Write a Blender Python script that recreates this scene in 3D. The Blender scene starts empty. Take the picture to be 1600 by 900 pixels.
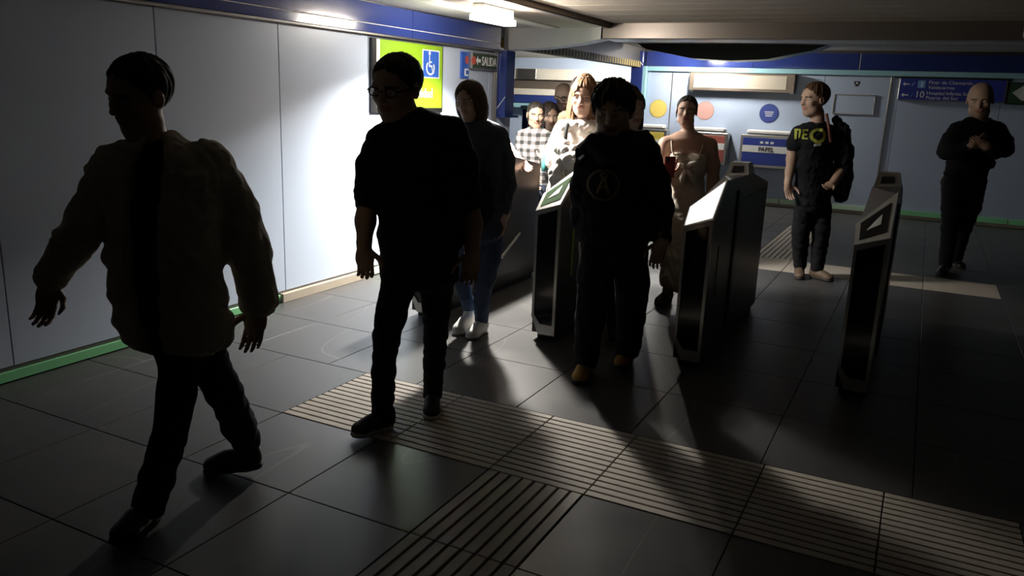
import bpy, math, random
import numpy as np
from mathutils import Vector, Matrix

# ------------------------------------------------------------------ camera, world, exposure
scene = bpy.context.scene
COL = scene.collection
CAM_H, CAM_PITCH, CAM_ROLL, CAM_YAW = 1.6, 13.6, 2.2, 26.7
def cam_axes():
    p, r, y = (math.radians(a) for a in (CAM_PITCH, CAM_ROLL, CAM_YAW))
    f = Vector((-math.sin(y) * math.cos(p), math.cos(y) * math.cos(p), -math.sin(p)))
    ri = Vector((math.cos(y), math.sin(y), 0)); up = ri.cross(f)
    return ri * math.cos(r) + up * math.sin(r), up * math.cos(r) - ri * math.sin(r), f
_r, _u, _f = cam_axes()
cd = bpy.data.cameras.new('camera'); cd.lens = 28.0; cd.sensor_width = 36.0; cd.clip_start = 0.05
cam = bpy.data.objects.new('camera', cd); COL.objects.link(cam)
cam.matrix_world = Matrix(((_r.x, _u.x, -_f.x, 0), (_r.y, _u.y, -_f.y, 0), (_r.z, _u.z, -_f.z, CAM_H), (0, 0, 0, 1)))
scene.camera = cam
w = bpy.data.worlds.new('world'); scene.world = w; w.use_nodes = True
w.node_tree.nodes['Background'].inputs[0].default_value = (0.55, 0.65, 0.85, 1)
w.node_tree.nodes['Background'].inputs[1].default_value = 0.0012
vs = scene.view_settings
vs.view_transform = 'Standard'; vs.look = 'None'; vs.exposure = 0.0; vs.gamma = 1.0; vs.use_curve_mapping = False
LAMP_POS = (-3.28, 6.0, 2.165)
LAMP_W = 190.0
scene.cycles.use_denoising = True
scene.cycles.sample_clamp_indirect = 6.0
scene.cycles.max_bounces = 8
scene.cycles.diffuse_bounces = 4
scene.cycles.caustics_reflective = False
scene.cycles.caustics_refractive = False

# ------------------------------------------------------------------ helpers
def mat(name, color, rough=0.6, metal=0.0, spec=0.5, noise=None, bump=None, emit=None, coat=0.0, attr=None, sheen=0.0):
    """noise = (scale, amount, [second colour]); bump = (scale, strength)"""
    m = bpy.data.materials.new(name); m.use_nodes = True
    nt = m.node_tree; b = nt.nodes['Principled BSDF']
    b.inputs['Base Color'].default_value = (*color, 1); b.inputs['Roughness'].default_value = rough
    b.inputs['Metallic'].default_value = metal; b.inputs['Specular IOR Level'].default_value = spec
    b.inputs['Coat Weight'].default_value = coat; b.inputs['Coat Roughness'].default_value = 0.08
    b.inputs['Sheen Weight'].default_value = sheen
    tc = nt.nodes.new('ShaderNodeTexCoord')
    if noise:
        n = nt.nodes.new('ShaderNodeTexNoise'); n.inputs['Scale'].default_value = noise[0]; n.inputs['Detail'].default_value = 5
        nt.links.new(tc.outputs['Object'], n.inputs['Vector'])
        mx = nt.nodes.new('ShaderNodeMix'); mx.data_type = 'RGBA'
        c2 = noise[2] if len(noise) > 2 else tuple(c * (1 - noise[1]) for c in color)
        mx.inputs['A'].default_value = (*color, 1); mx.inputs['B'].default_value = (*c2, 1)
        nt.links.new(n.outputs['Fac'], mx.inputs['Factor']); nt.links.new(mx.outputs['Result'], b.inputs['Base Color'])
    if attr:
        a = nt.nodes.new('ShaderNodeAttribute'); a.attribute_name = attr
        nt.links.new(a.outputs['Color'], b.inputs['Base Color'])
    if bump:
        n = nt.nodes.new('ShaderNodeTexNoise'); n.inputs['Scale'].default_value = bump[0]; n.inputs['Detail'].default_value = 4
        nt.links.new(tc.outputs['Object'], n.inputs['Vector'])
        bp = nt.nodes.new('ShaderNodeBump'); bp.inputs['Strength'].default_value = bump[1]; bp.inputs['Distance'].default_value = 0.01
        nt.links.new(n.outputs['Fac'], bp.inputs['Height']); nt.links.new(bp.outputs['Normal'], b.inputs['Normal'])
    if emit:
        b.inputs['Emission Color'].default_value = (*emit[0], 1); b.inputs['Emission Strength'].default_value = emit[1]
    return m

def link(name, me, m, parent=None, loc=None):
    if m is not None and not me.materials: me.materials.append(m)
    o = bpy.data.objects.new(name, me); COL.objects.link(o)
    if loc is not None: o.location = loc
    if parent is not None: o.parent = parent
    return o
def tag(o, label, cat, group=None):
    o['label'] = label; o['category'] = cat
    if group: o['group'] = group
    return o
def structure(o): o['kind'] = 'structure'; return o
def empty(name, loc=(0, 0, 0), label=None, cat=None, group=None):
    o = bpy.data.objects.new(name, None); COL.objects.link(o); o.location = loc; o.empty_display_size = 0.1
    if label: tag(o, label, cat, group)
    return o
class MB:
    """collects faces for one mesh"""
    def __init__(s): s.v = []; s.f = []
    def add(s, vs_, fs):
        k = len(s.v); s.v += [tuple(p) for p in vs_]; s.f += [tuple(i + k for i in f) for f in fs]; return s
    def box(s, x0, x1, y0, y1, z0, z1, bev=0.0):
        b = bev
        if b <= 0:
            return s.add([(x0,y0,z0),(x1,y0,z0),(x1,y1,z0),(x0,y1,z0),(x0,y0,z1),(x1,y0,z1),(x1,y1,z1),(x0,y1,z1)],
                         [(0,3,2,1),(4,5,6,7),(0,1,5,4),(1,2,6,5),(2,3,7,6),(3,0,4,7)])
        vs_ = []; 
        for sx, x in ((-1, x0), (1, x1)):
            for sy, y in ((-1, y0), (1, y1)):
                for sz, z in ((-1, z0), (1, z1)):
                    vs_ += [(x, y - sy*b, z - sz*b), (x - sx*b, y, z - sz*b), (x - sx*b, y - sy*b, z)]
        import bmesh
        bm = bmesh.new(); [bm.verts.new(p) for p in vs_]
        bmesh.ops.convex_hull(bm, input=bm.verts[:]); bmesh.ops.dissolve_limit(bm, angle_limit=0.01, verts=bm.verts[:], edges=bm.edges[:])
        bm.verts.index_update()
        s.add([v.co[:] for v in bm.verts], [[v.index for v in f.verts] for f in bm.faces]); bm.free(); return s
    def prism(s, poly, axis, a, b):
        """poly: 2-D outline, extruded along axis from a to b"""
        n = len(poly)
        def P(q, t):
            return {0: (t, q[0], q[1]), 1: (q[0], t, q[1]), 2: (q[0], q[1], t)}[axis]
        return s.add([P(q, a) for q in poly] + [P(q, b) for q in poly],
                     [tuple(range(n)), tuple(range(2*n-1, n-1, -1))] + [(i, i+n, (i+1) % n + n, (i+1) % n) for i in range(n)])
    def disc(s, c, r, axis, h, n=40, r2=None):
        pol = [(math.cos(2*math.pi*i/n), math.sin(2*math.pi*i/n)) for i in range(n)]
        o = [1, 2] if axis == 0 else ([0, 2] if axis == 1 else [0, 1])
        def P(q, rr, t):
            p = [0, 0, 0]; p[o[0]] = c[o[0]] + q[0]*rr; p[o[1]] = c[o[1]] + q[1]*rr; p[axis] = c[axis] + t; return tuple(p)
        r2 = r if r2 is None else r2
        return s.add([P(q, r, 0) for q in pol] + [P(q, r2, h) for q in pol],
                     [tuple(range(n)), tuple(range(2*n-1, n-1, -1))] + [(i, i+n, (i+1) % n + n, (i+1) % n) for i in range(n)])
    def tube(s, pts, r, n=10):
        pts = [Vector(p) for p in pts]; rings = []
        for i, p in enumerate(pts):
            d = (pts[min(i+1, len(pts)-1)] - pts[max(i-1, 0)]).normalized()
            a = d.orthogonal().normalized() if i == 0 else (a - d * a.dot(d)).normalized()
            b = d.cross(a)
            rings.append([p + (a*math.cos(2*math.pi*k/n) + b*math.sin(2*math.pi*k/n)) * (r[i] if isinstance(r, (list, tuple)) else r) for k in range(n)])
        vs_ = [q for R in rings for q in R]; fs = []
        for i in range(len(pts)-1):
            for k in range(n): fs.append((i*n+k, i*n+(k+1) % n, (i+1)*n+(k+1) % n, (i+1)*n+k))
        fs += [tuple(range(n-1, -1, -1)), tuple((len(pts)-1)*n + k for k in range(n))]
        return s.add(vs_, fs)
    def mesh(s, name, smooth=False):
        me = bpy.data.meshes.new(name); me.from_pydata(s.v, [], s.f); me.validate()
        import bmesh
        bm = bmesh.new(); bm.from_mesh(me); bmesh.ops.recalc_face_normals(bm, faces=bm.faces[:]); bm.to_mesh(me); bm.free()
        if smooth: me.shade_smooth()
        return me
    def build(s, name, m, parent=None, loc=None, smooth=False):
        return link(name, s.mesh(name, smooth), m, parent, loc)
def bx(name, m, x0, x1, y0, y1, z0, z1, parent=None, bev=0.0):
    return MB().box(x0, x1, y0, y1, z0, z1, bev).build(name, m, parent)
def text(name, s, m, size, origin, right, up, parent, ext=0.002, width=None, align='LEFT'):
    """flat lettering, one mesh for each word"""
    R, U = Vector(right).normalized(), Vector(up).normalized(); N = R.cross(U); ms = []; x = 0.0
    for word in s.split(' '):
        cu = bpy.data.curves.new(name, 'FONT'); cu.body = word; cu.size = size; cu.extrude = ext; cu.resolution_u = 3
        t = bpy.data.objects.new(name, cu); COL.objects.link(t); bpy.context.view_layer.update()
        me = bpy.data.meshes.new_from_object(t.evaluated_get(bpy.context.evaluated_depsgraph_get()))
        COL.objects.unlink(t); bpy.data.objects.remove(t)
        ms.append((me, x)); x += max(v.co.x for v in me.vertices) + size * .28
    tot = x - size * .28; sx = width / tot if width else 1.0; off = -tot * sx / 2 if align == 'CENTER' else -tot * sx if align == 'RIGHT' else 0
    for me, x in ms:
        for v in me.vertices: v.co = Vector(origin) + R * ((v.co.x + x) * sx + off) + U * v.co.y + N * v.co.z
        me.materials.clear(); o = link(name, me, m, None); rel(o, parent)

def rel(o, par):
    """child of par, keeping its place in the world"""
    o.parent = par; o.location = Vector(o.location) - Vector(par.location); return o

# ------------------------------------------------------------------ materials
M = {}
M['panel'] = mat('enamel_panel', (0.56, 0.64, 0.78), 0.34, 0, 0.5, noise=(1.3, 0.07), bump=(2.0, 0.015))
M['panel_far'] = mat('enamel_panel_far', (0.50, 0.60, 0.78), 0.30, 0, 0.5, noise=(0.8, 0.07), bump=(1.5, 0.02))
M['blue'] = mat('blue_enamel', (0.028, 0.048, 0.21), 0.16, 0, 0.6, bump=(3, 0.01))
M['blue_matt'] = mat('blue_sign', (0.02, 0.035, 0.30), 0.45)
M['teal'] = mat('teal_stripe', (0.33, 0.60, 0.68), 0.4)
M['steel'] = mat('brushed_steel', (0.55, 0.53, 0.50), 0.36, 0.9, noise=(4, 0.15), bump=(30, 0.03))
M['steel_dark'] = mat('dark_steel', (0.22, 0.21, 0.20), 0.42, 0.8, noise=(5, 0.2))
M['bronze'] = mat('bronze_steel', (0.40, 0.33, 0.27), 0.38, 0.7, noise=(2, 0.2))
M['bronze_dark'] = mat('dark_bronze_steel', (0.26, 0.22, 0.19), 0.34, 0.85, noise=(2, 0.25))
M['ceil'] = mat('ceiling_panel', (0.42, 0.36, 0.29), 0.55, 0.2, noise=(1.5, 0.12))
M['soffit'] = mat('soffit_panel', (0.60, 0.57, 0.52), 0.5, 0.0, noise=(2, 0.1))
M['cream'] = mat('cream_paint', (0.80, 0.76, 0.66), 0.55, noise=(3, 0.1))
M['black'] = mat('black_plastic', (0.012, 0.012, 0.013), 0.35)
M['white'] = mat('white_paint', (0.82, 0.82, 0.80), 0.45)
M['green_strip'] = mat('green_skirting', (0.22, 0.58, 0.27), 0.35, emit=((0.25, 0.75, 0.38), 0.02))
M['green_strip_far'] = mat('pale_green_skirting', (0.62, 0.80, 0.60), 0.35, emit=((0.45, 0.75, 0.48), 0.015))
M['plinth'] = mat('beige_plinth', (0.46, 0.40, 0.32), 0.6, noise=(6, 0.2))
M['grout'] = mat('grout', (0.035, 0.034, 0.033), 0.9)
M['ridge'] = mat('tactile_ridge', (0.62, 0.56, 0.48), 0.62, noise=(9, 0.25))
M['tactile'] = mat('tactile_bed', (0.14, 0.12, 0.10), 0.85)

def tile_material():
    m = bpy.data.materials.new('slate_tile'); m.use_nodes = True; nt = m.node_tree; b = nt.nodes['Principled BSDF']; b.inputs['Specular IOR Level'].default_value = 0.35
    geo = nt.nodes.new('ShaderNodeNewGeometry'); oi = nt.nodes.new('ShaderNodeObjectInfo')
    n = nt.nodes.new('ShaderNodeTexNoise'); n.inputs['Scale'].default_value = 3.0; n.inputs['Detail'].default_value = 6
    nt.links.new(geo.outputs['Position'], n.inputs['Vector'])
    # pale veins: thin band of a warped noise
    v = nt.nodes.new('ShaderNodeTexNoise'); v.inputs['Scale'].default_value = 0.55; v.inputs['Detail'].default_value = 1.5; v.inputs['Distortion'].default_value = 0.25
    ad = nt.nodes.new('ShaderNodeVectorMath'); ad.operation = 'ADD'
    cx = nt.nodes.new('ShaderNodeCombineXYZ'); ml = nt.nodes.new('ShaderNodeMath'); ml.operation = 'MULTIPLY'; ml.inputs[1].default_value = 37.0
    nt.links.new(oi.outputs['Random'], ml.inputs[0]); nt.links.new(ml.outputs[0], cx.inputs['Z'])
    nt.links.new(geo.outputs['Position'], ad.inputs[0]); nt.links.new(cx.outputs[0], ad.inputs[1]); sc = nt.nodes.new('ShaderNodeMapping'); sc.inputs['Rotation'].default_value = (0, 0, 0.7); sc.inputs['Scale'].default_value = (1.8, 0.45, 1.0)
    nt.links.new(ad.outputs[0], sc.inputs['Vector']); nt.links.new(sc.outputs[0], v.inputs['Vector'])
    s = nt.nodes.new('ShaderNodeMath'); s.operation = 'SUBTRACT'; s.inputs[1].default_value = 0.5; nt.links.new(v.outputs['Fac'], s.inputs[0])
    a = nt.nodes.new('ShaderNodeMath'); a.operation = 'ABSOLUTE'; nt.links.new(s.outputs[0], a.inputs[0])
    mr = nt.nodes.new('ShaderNodeMapRange'); mr.inputs['From Min'].default_value = 0.0; mr.inputs['From Max'].default_value = 0.0022
    mr.inputs['To Min'].default_value = 0.28; mr.inputs['To Max'].default_value = 0.0; nt.links.new(a.outputs[0], mr.inputs['Value'])
    m1 = nt.nodes.new('ShaderNodeMix'); m1.data_type = 'RGBA'; m1.inputs['A'].default_value = (0.055, 0.055, 0.058, 1); m1.inputs['B'].default_value = (0.095, 0.093, 0.09, 1)
    nt.links.new(n.outputs['Fac'], m1.inputs['Factor'])
    m2 = nt.nodes.new('ShaderNodeMix'); m2.data_type = 'RGBA'; m2.inputs['B'].default_value = (0.30, 0.29, 0.27, 1)
    nt.links.new(m1.outputs['Result'], m2.inputs['A']); nt.links.new(mr.outputs[0], m2.inputs['Factor'])
    nt.links.new(m2.outputs['Result'], b.inputs['Base Color'])
    rr = nt.nodes.new('ShaderNodeMapRange'); rr.inputs['To Min'].default_value = 0.30; rr.inputs['To Max'].default_value = 0.46
    nt.links.new(n.outputs['Fac'], rr.inputs['Value']); nt.links.new(rr.outputs[0], b.inputs['Roughness'])
    bp = nt.nodes.new('ShaderNodeBump'); bp.inputs['Strength'].default_value = 0.06; bp.inputs['Distance'].default_value = 0.01
    nt.links.new(n.outputs['Fac'], bp.inputs['Height']); nt.links.new(bp.outputs['Normal'], b.inputs['Normal'])
    return m
M['tile'] = tile_material()

# ------------------------------------------------------------------ floor
XL, YF = -4.2, 13.48
floor = structure(MB().box(-12, 6, -3, 20, -0.10, -0.006).build('floor', M['grout']))
_tile_meshes = {}
def floor_tile(x0, x1, y0, y1):
    w_, h_ = round(x1 - x0, 3), round(y1 - y0, 3); key = (w_, h_)
    if key not in _tile_meshes:
        me = MB().box(0.002, w_ - 0.002, 0.002, h_ - 0.002, -0.03, 0.0, 0.0018).mesh('floor_tile'); me.materials.append(M['tile']); _tile_meshes[key] = me
    return link('floor_tile', _tile_meshes[key], None, floor, (x0, y0, 0))
def rows(y0, y1, xs, hole=()):
    for a, b in zip(xs[:-1], xs[1:]):
        if any(a >= h0 - 0.01 and b <= h1 + 0.01 for h0, h1 in hole): continue
        floor_tile(a, b, y0, y1)
TX0, TX1, TY0, TY1 = -2.70, 0.55, 2.84, 3.54
GX0, GX1 = -1.51, -1.06
xs_low = [-4.2, -3.9, -3.3, -2.7, -2.1, -1.51, -1.06, -0.45, 0.15, 0.75, 1.35, 1.95, 2.55]
for y0, y1 in ((0.41, 1.02), (1.02, 1.63), (1.63, 2.23), (2.23, 2.84)): rows(y0, y1, xs_low, [(GX0, GX1)])
xs_mid = [-4.2, -3.9, -3.3, -2.7, -2.1, -1.51, -1.06, -0.45, 0.55, 1.15, 1.75, 2.35]
rows(2.84, 3.54, xs_mid, [(TX0, TX1)])
xs_up = [-4.2, -3.62, -2.99, -2.36, -1.73, -1.10, -0.47, 0.16, 0.79, 1.42, 2.05, 2.68]
y = 3.54; k = 0
while y < 13.2:
    y1 = min(y + 0.655, 13.48)
    if 7.7 < y < 8.2:
        y = y1; continue
    rows(y, y1, xs_up if y < 8 or y > 10.6 else [-4.2, -3.62, -2.99, -2.36, -1.51, -1.06, -0.47, 0.16, 0.79, 1.42, 2.05, 2.68], [] if y < 8 or y > 10.6 else [(GX0, GX1)])
    y = y1; k += 1
YC0 = 3.54 + 0.655 * 7          # cross strip behind the gates
_tm = {}
def tactile_tile(x0, x1, y0, y1, along, n):
    """slab with raised bars; bars are parts of the slab"""
    t = MB().box(x0 + .002, x1 - .002, y0 + .002, y1 - .002, -0.03, -0.004).build('tactile_tile', M['tactile'], floor)
    p = ((y1 - y0) if along == 'x' else (x1 - x0)) / n
    L = (x1 - x0) if along == 'x' else (y1 - y0); key = (along, round(p, 4), round(L, 4))
    if key not in _tm:
        g = 0.11 * p
        mb = MB().box(0.003, L - 0.003, g, p - g, -0.01, 0.002, 0.0015) if along == 'x' else MB().box(g, p - g, 0.003, L - 0.003, -0.01, 0.002, 0.0015)
        _tm[key] = mb.mesh('ridge'); _tm[key].materials.append(M['ridge'])
    for i in range(n): link('ridge', _tm[key], None, t, (x0, y0 + i*p, 0) if along == 'x' else (x0 + i*p, y0, 0))
cuts = [TX0, -2.05, -1.51, -1.06, -0.45, 0.05, TX1]
for a, b in zip(cuts[:-1], cuts[1:]): tactile_tile(a, b, TY0, TY1, 'x', 14)
for y0, y1 in ((0.41, 1.02), (1.02, 1.63), (1.63, 2.23), (2.23, 2.84)): tactile_tile(GX0, GX1, y0, y1, 'y', 8)
for i in range(4): tactile_tile(GX0, GX1, YC0 + 0.655 * (i + 1), YC0 + 0.655 * (i + 2), 'y', 8)
for a, b in zip(xs_up[:-1], xs_up[1:]):
    if -2.4 < a < 0.7: tactile_tile(a, b, YC0, YC0 + 0.655, 'x', 12)
    else: floor_tile(a, b, YC0, YC0 + 0.655)

# ------------------------------------------------------------------ left wall
wall = structure(MB().box(XL - 0.25, XL - 0.02, -3, 7.77, 0, 2.6).build('wall_left', M['steel_dark']))
ys = [-1.74, -0.70, 0.34, 1.38, 2.42, 3.46, 4.50, 5.54, 6.58, 7.62]
for a, b in zip(ys[:-1], ys[1:]): bx('wall_panel', M['panel'], XL - 0.02, XL, a + .003, b - .003, 0.085, 2.035, wall, 0.002)
bx('wall_panel', M['panel'], XL - 0.02, XL, 7.623, 7.70, 0.085, 2.035, wall, 0.002)
for i, yy in enumerate((7.705, 7.74)):
    bx('edge_strip', M['steel'], XL - 0.02, XL + 0.015 + 0.012*i, yy, yy + 0.028, 0.0, 2.04, wall, 0.003)
bl = structure(bx('baseboard_left', M['steel_dark'], XL - 0.02, XL - 0.004, -3, 7.70, 0.0, 0.085))
bx('green_skirting', M['green_strip'], XL - 0.004, XL + 0.012, -1.7, 4.43, 0.008, 0.062, bl, 0.002)['label'] = 'green luminous skirting strip'
bx('plinth', M['plinth'], XL - 0.004, XL + 0.03, 4.44, 5.56, 0.0, 0.07, bl, 0.003)['label'] = 'beige skirting plinth'
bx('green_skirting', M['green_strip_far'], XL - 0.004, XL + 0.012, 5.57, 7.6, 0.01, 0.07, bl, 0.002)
# blue fascia above the wall
t1 = structure(bx('trim_1', M['steel_dark'], XL - 0.05, XL + 0.02, -3, 7.77, 2.03, 2.30))
fy = [-3, -0.9, 1.2, 3.3, 6.12, 7.77]
for a, b in zip(fy[:-1], fy[1:]):
    bx('fascia_panel', M['blue'], XL + 0.02, XL + 0.05, a + .003, b - .003, 2.128, 2.285, t1, 0.002)
    bx('fascia_panel', M['blue'], XL + 0.02, XL + 0.05, a + .003, b - .003, 2.055, 2.122, t1, 0.002)
bx('seam_strip', M['cream'], XL + 0.02, XL + 0.047, -3, 7.77, 2.122, 2.128, t1)
bx('edge_rail', M['steel_dark'], XL + 0.0, XL + 0.058, -3, 7.77, 2.035, 2.054, t1, 0.003)

# end of the left wall: blue portal leg
t2 = structure(bx('trim_2', M['blue'], XL - 0.25, XL + 0.12, 7.78, 7.98, 1.385, 2.06, None, 0.004))
MB().tube([(XL - 0.03, 7.777, 1.39), (XL + 0.118, 7.777, 1.58)], 0.004, 6).build('mitre_line', M['white'], t2)
bx('soffit_return', M['blue'], XL - 0.25, XL + 0.125, 7.775, 8.10, 1.36, 1.385, t2, 0.003)
wl2 = structure(bx('wall_end', M['panel'], XL - 0.25, XL + 0.02, 7.78, 8.1, 0.0, 1.36))

# ------------------------------------------------------------------ ceiling
ceiling = structure(MB().box(-12, 6, -3, 20, 2.62, 2.72).build('ceiling', M['steel_dark']))
bx('soffit', M['soffit'], XL + 0.05, -3.70, -3, 7.86, 2.295, 2.33, ceiling, 0.002)
bx('light_slot', M['cream'], -3.69, -3.52, -3, 7.86, 2.285, 2.33, ceiling, 0.003)
bx('ceiling_beam', M['bronze'], -3.51, -2.97, -3, 7.86, 2.295, 2.62, ceiling, 0.006)
bx('beam_groove', M['steel_dark'], -3.02, -2.97, -3, 7.86, 2.285, 2.296, ceiling)
y = -3.0
while y < 7.86:
    bx('ceiling_plank', M['ceil'], -2.93, 6, y + .004, min(y + 0.36, 7.86) - .004, 2.335, 2.36, ceiling, 0.003); y += 0.36
# steel cross beam with its sloped left bulkhead
bx('cross_beam', M['bronze_dark'], -3.06, 6, 7.88, 8.10, 2.185, 2.62, ceiling, 0.008)
MB().prism([(-4.16, 2.07), (-3.7, 2.09), (-3.3, 2.14), (-3.062, 2.185), (-3.062, 2.62), (-4.16, 2.62)], 1, 7.86, 8.10).build('bulkhead', M['steel'], ceiling)
bx('beam_lip', M['steel'], -3.06, 6, 8.10, 8.30, 2.185, 2.20, ceiling, 0.003)
y = 8.30
while y < 13.4:
    bx('ceiling_slat', M['soffit'], -4.3, 6, y + .01, y + 0.17, 2.44, 2.47, ceiling, 0.004); y += 0.19
MB().prism([(-4.15, 2.44), (-4.0, 2.36), (-3.3, 2.235), (-2.7, 2.21), (-2.2, 2.235), (-1.6, 2.36), (-1.4, 2.44)], 1, 12.2, 12.65).build('duct', M['black'], ceiling)
bx('corridor_ceiling', M['cream'], -12, -4.62, 8.1, 20, 2.42, 2.46, ceiling)
# ribbed hazard edge along the corridor mouth
hb = bx('bulkhead_edge', M['steel_dark'], -4.62, -4.48, 8.1, 13.47, 2.235, 2.62, ceiling)
M['rib_y'] = mat('rib_yellow', (0.38, 0.28, 0.07), 0.55); M['rib_k'] = mat('rib_black', (0.03, 0.03, 0.03), 0.6)
rib = [MB().box(-4.64, -4.46, 0, 0.052, 2.14, 2.235, 0.004).mesh('rib') for _ in range(2)]
rib[0].materials.append(M['rib_y']); rib[1].materials.append(M['rib_k'])
for i in range(88): link('rib', rib[i % 2], None, hb, (0, 8.6 + i * 0.055, 0))
# bracket in the top right corner
br = empty('ceiling_bracket', (0.60, 7.7, 2.4), 'dark metal bracket hanging under the ceiling at the right edge', 'bracket')
rel(bx('hanger', M['steel_dark'], 0.56, 0.64, 7.66, 7.74, 2.2, 2.40, None, 0.006), br)
rel(bx('arm', M['steel_dark'], 0.56, 1.3, 7.68, 7.72, 2.19, 2.225, None, 0.006), br)

# ------------------------------------------------------------------ far wall
wf = structure(MB().box(-4.5, 6, YF + 0.02, YF + 0.3, 0, 2.62).build('wall_back', M['steel_dark']))
xs_p = [-4.36, -3.92, -3.60, -1.52, -0.60, -0.47, 0.86, 2.1, 3.4, 4.7, 6.0]
for a, b in zip(xs_p[:-1], xs_p[1:]): bx('wall_panel', M['panel_far'], a + .003, b - .003, YF, YF + .02, 0.12, 2.08, wf, 0.002)
bx('cover_strip', M['steel'], -0.60, -0.585, YF - 0.02, YF, 0.1, 2.08, wf, 0.003)
bx('cover_strip', M['steel'], -3.93, -3.915, YF - 0.01, YF, 0.1, 2.08, wf, 0.003)
bb = structure(bx('baseboard_back', M['plinth'], -4.36, 6, YF - 0.004, YF + .02, 0.0, 0.12))
for a, b in ((-4.3, -2.0), (-1.98, -0.5), (-0.48, 1.2), (1.22, 3.5)):
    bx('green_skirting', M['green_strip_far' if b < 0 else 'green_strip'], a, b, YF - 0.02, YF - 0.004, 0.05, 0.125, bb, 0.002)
t3 = structure(bx('trim_3', M['steel_dark'], -4.5, 6, YF - 0.03, YF + .02, 2.08, 2.42))
for a, b in ((-4.38, -2.62), (-2.615, -1.06), (-1.045, 1.2), (1.215, 3.4), (3.41, 6)):
    bx('fascia_panel', M['blue'], a, b, YF - 0.06, YF - 0.03, 2.165, 2.40, t3, 0.003)
bx('seam_strip', M['cream'], -1.058, -1.047, YF - 0.058, YF - 0.03, 2.165, 2.40, t3)
bx('teal_strip', M['teal'], -4.36, 6, YF - 0.055, YF - 0.03, 2.085, 2.16, t3, 0.003)
# portal corner on the left of the far wall
t4 = structure(bx('trim_4', M['blue'], -4.62, -4.42, YF - 0.12, YF + 0.3, 1.47, 2.40, None, 0.004))
bx('teal_strip', M['teal'], -4.42, -4.36, YF - 0.10, YF, 1.45, 2.16, t4, 0.003)
bx('return_strip', M['teal'], -4.62, -4.36, YF - 0.12, YF, 1.43, 1.468, t4, 0.003)
MB().tube([(-4.62, YF - 0.123, 1.68), (-4.40, YF - 0.123, 1.47)], 0.006, 6).build('mitre_line', M['white'], t4)
MB().tube([(-4.62, YF - 0.123, 2.40), (-4.42, YF - 0.123, 2.17)], 0.006, 6).build('mitre_line', M['white'], t4)
wfe = structure(bx('wall_corner', M['panel_far'], -4.62, -4.36, YF - 0.02, YF + 0.3, 0.0, 1.43))

# ------------------------------------------------------------------ side corridor behind the gates
wc = structure(MB().box(-12, -4.62, 16.5, 16.8, 0, 2.62).build('wall_corridor', M['panel_far']))
bx('white_beam', M['cream'], -12, -4.62, 16.2, 16.5, 1.95, 2.18, wc, 0.01)
for a, b in ((-8.2, -7.75),): bx('junction_box', M['steel_dark'], a, b, 16.17, 16.2, 1.955, 2.175, wc, 0.01)
bx('dark_recess', M['bronze'], -12, -4.62, 16.3, 16.5, 1.76, 1.945, wc, 0.01)
bx('cream_band', M['cream'], -12, -4.62, 16.25, 16.5, 1.62, 1.755, wc, 0.01)
bx('fascia_panel', M['blue'], -12, -4.62, 16.22, 16.5, 1.45, 1.615, wc, 0.01)
bx('teal_strip', M['teal'], -12, -4.62, 16.24, 16.5, 1.34, 1.445, wc, 0.01)
wc2 = structure(MB().box(-12.2, -12, 8, 16.8, 0, 2.62).build('wall_corridor_end', M['panel_far']))
cc = empty('blue_column', (-4.9, 10, 0), 'glossy blue column standing in the corridor behind the plaid-shirted girl', 'column')
rel(bx('shaft', M['blue'], -4.98, -4.82, 10, 10.2, 0.0, 1.42, None, 0.01), cc)
rel(bx('cap', M['teal'], -5.0, -4.80, 9.98, 10.22, 1.42, 1.47, None, 0.01), cc)

# ------------------------------------------------------------------ the emergency lamps and an added corridor lamp
M['lamp'] = mat('lamp_diffuser', (1, 1, 1), 0.4, emit=((1.0, 0.95, 0.87), 30.0))
def bulkhead_lamp(pos, watts, side_l, label, spread=136, length=0.60, wall_side=1.0, glow=0.2):
    """batten lamp: downward diffuser, bright lenses along both long sides, opaque end caps"""
    lamp = empty('ceiling_lamp', pos, label, 'lamp', 'emergency bulkhead lamps')
    lx, ly, lz = pos; h = length / 2
    ms = [mat('lamp_side_lens', (1, 1, 1), 0.4, emit=((1.0, 0.94, 0.85), q)) for q in (side_l * wall_side, side_l)]
    rel(bx('housing', M['cream'], lx - .045, lx + .045, ly - h + .06, ly + h - .06, lz + .055, lz + .13, None, 0.008), lamp)
    rel(bx('diffuser', M['lamp'], lx - .055, lx + .055, ly - h + .005, ly + h - .005, lz, lz + .055, None, 0.018), lamp)
    for s in (-1, 1):
        rel(bx('side_lens', ms[(s + 1) // 2], lx + s * .0575 - .002, lx + s * .0575 + .002, ly - h + .02, ly + h - .02, lz + .004, lz + .044), lamp)
        rel(bx('end_cap', M['cream'], lx - .05, lx + .05, ly + s * (h - .05) - .012, ly + s * (h - .05) + .012, lz + .05, lz + .13, None, 0.006), lamp)
    ld = bpy.data.lights.new('lamp_light', 'AREA'); ld.shape = 'RECTANGLE'; ld.size = 0.10; ld.size_y = glow
    ld.energy = watts; ld.color = (1.0, 0.95, 0.87); ld.spread = math.radians(spread)
    lo = bpy.data.objects.new('lamp_light', ld); COL.objects.link(lo); lo.parent = lamp; lo.location = (0, 0, -0.008)
bulkhead_lamp(LAMP_POS, LAMP_W, 480, 'lit white emergency bulkhead lamp under the ceiling beside the steel beam', wall_side=0.40)
bulkhead_lamp((-3.35, 12.85, 2.30), 14, 650, 'emergency lamp tucked behind the black duct by the far wall', 180, 0.4)
bulkhead_lamp((-5.35, 15.0, 2.285), 110, 1500, 'unseen lamp added under the ceiling to light the side corridor', 180)  # unseen lamp, added to brighten the corridor

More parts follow.
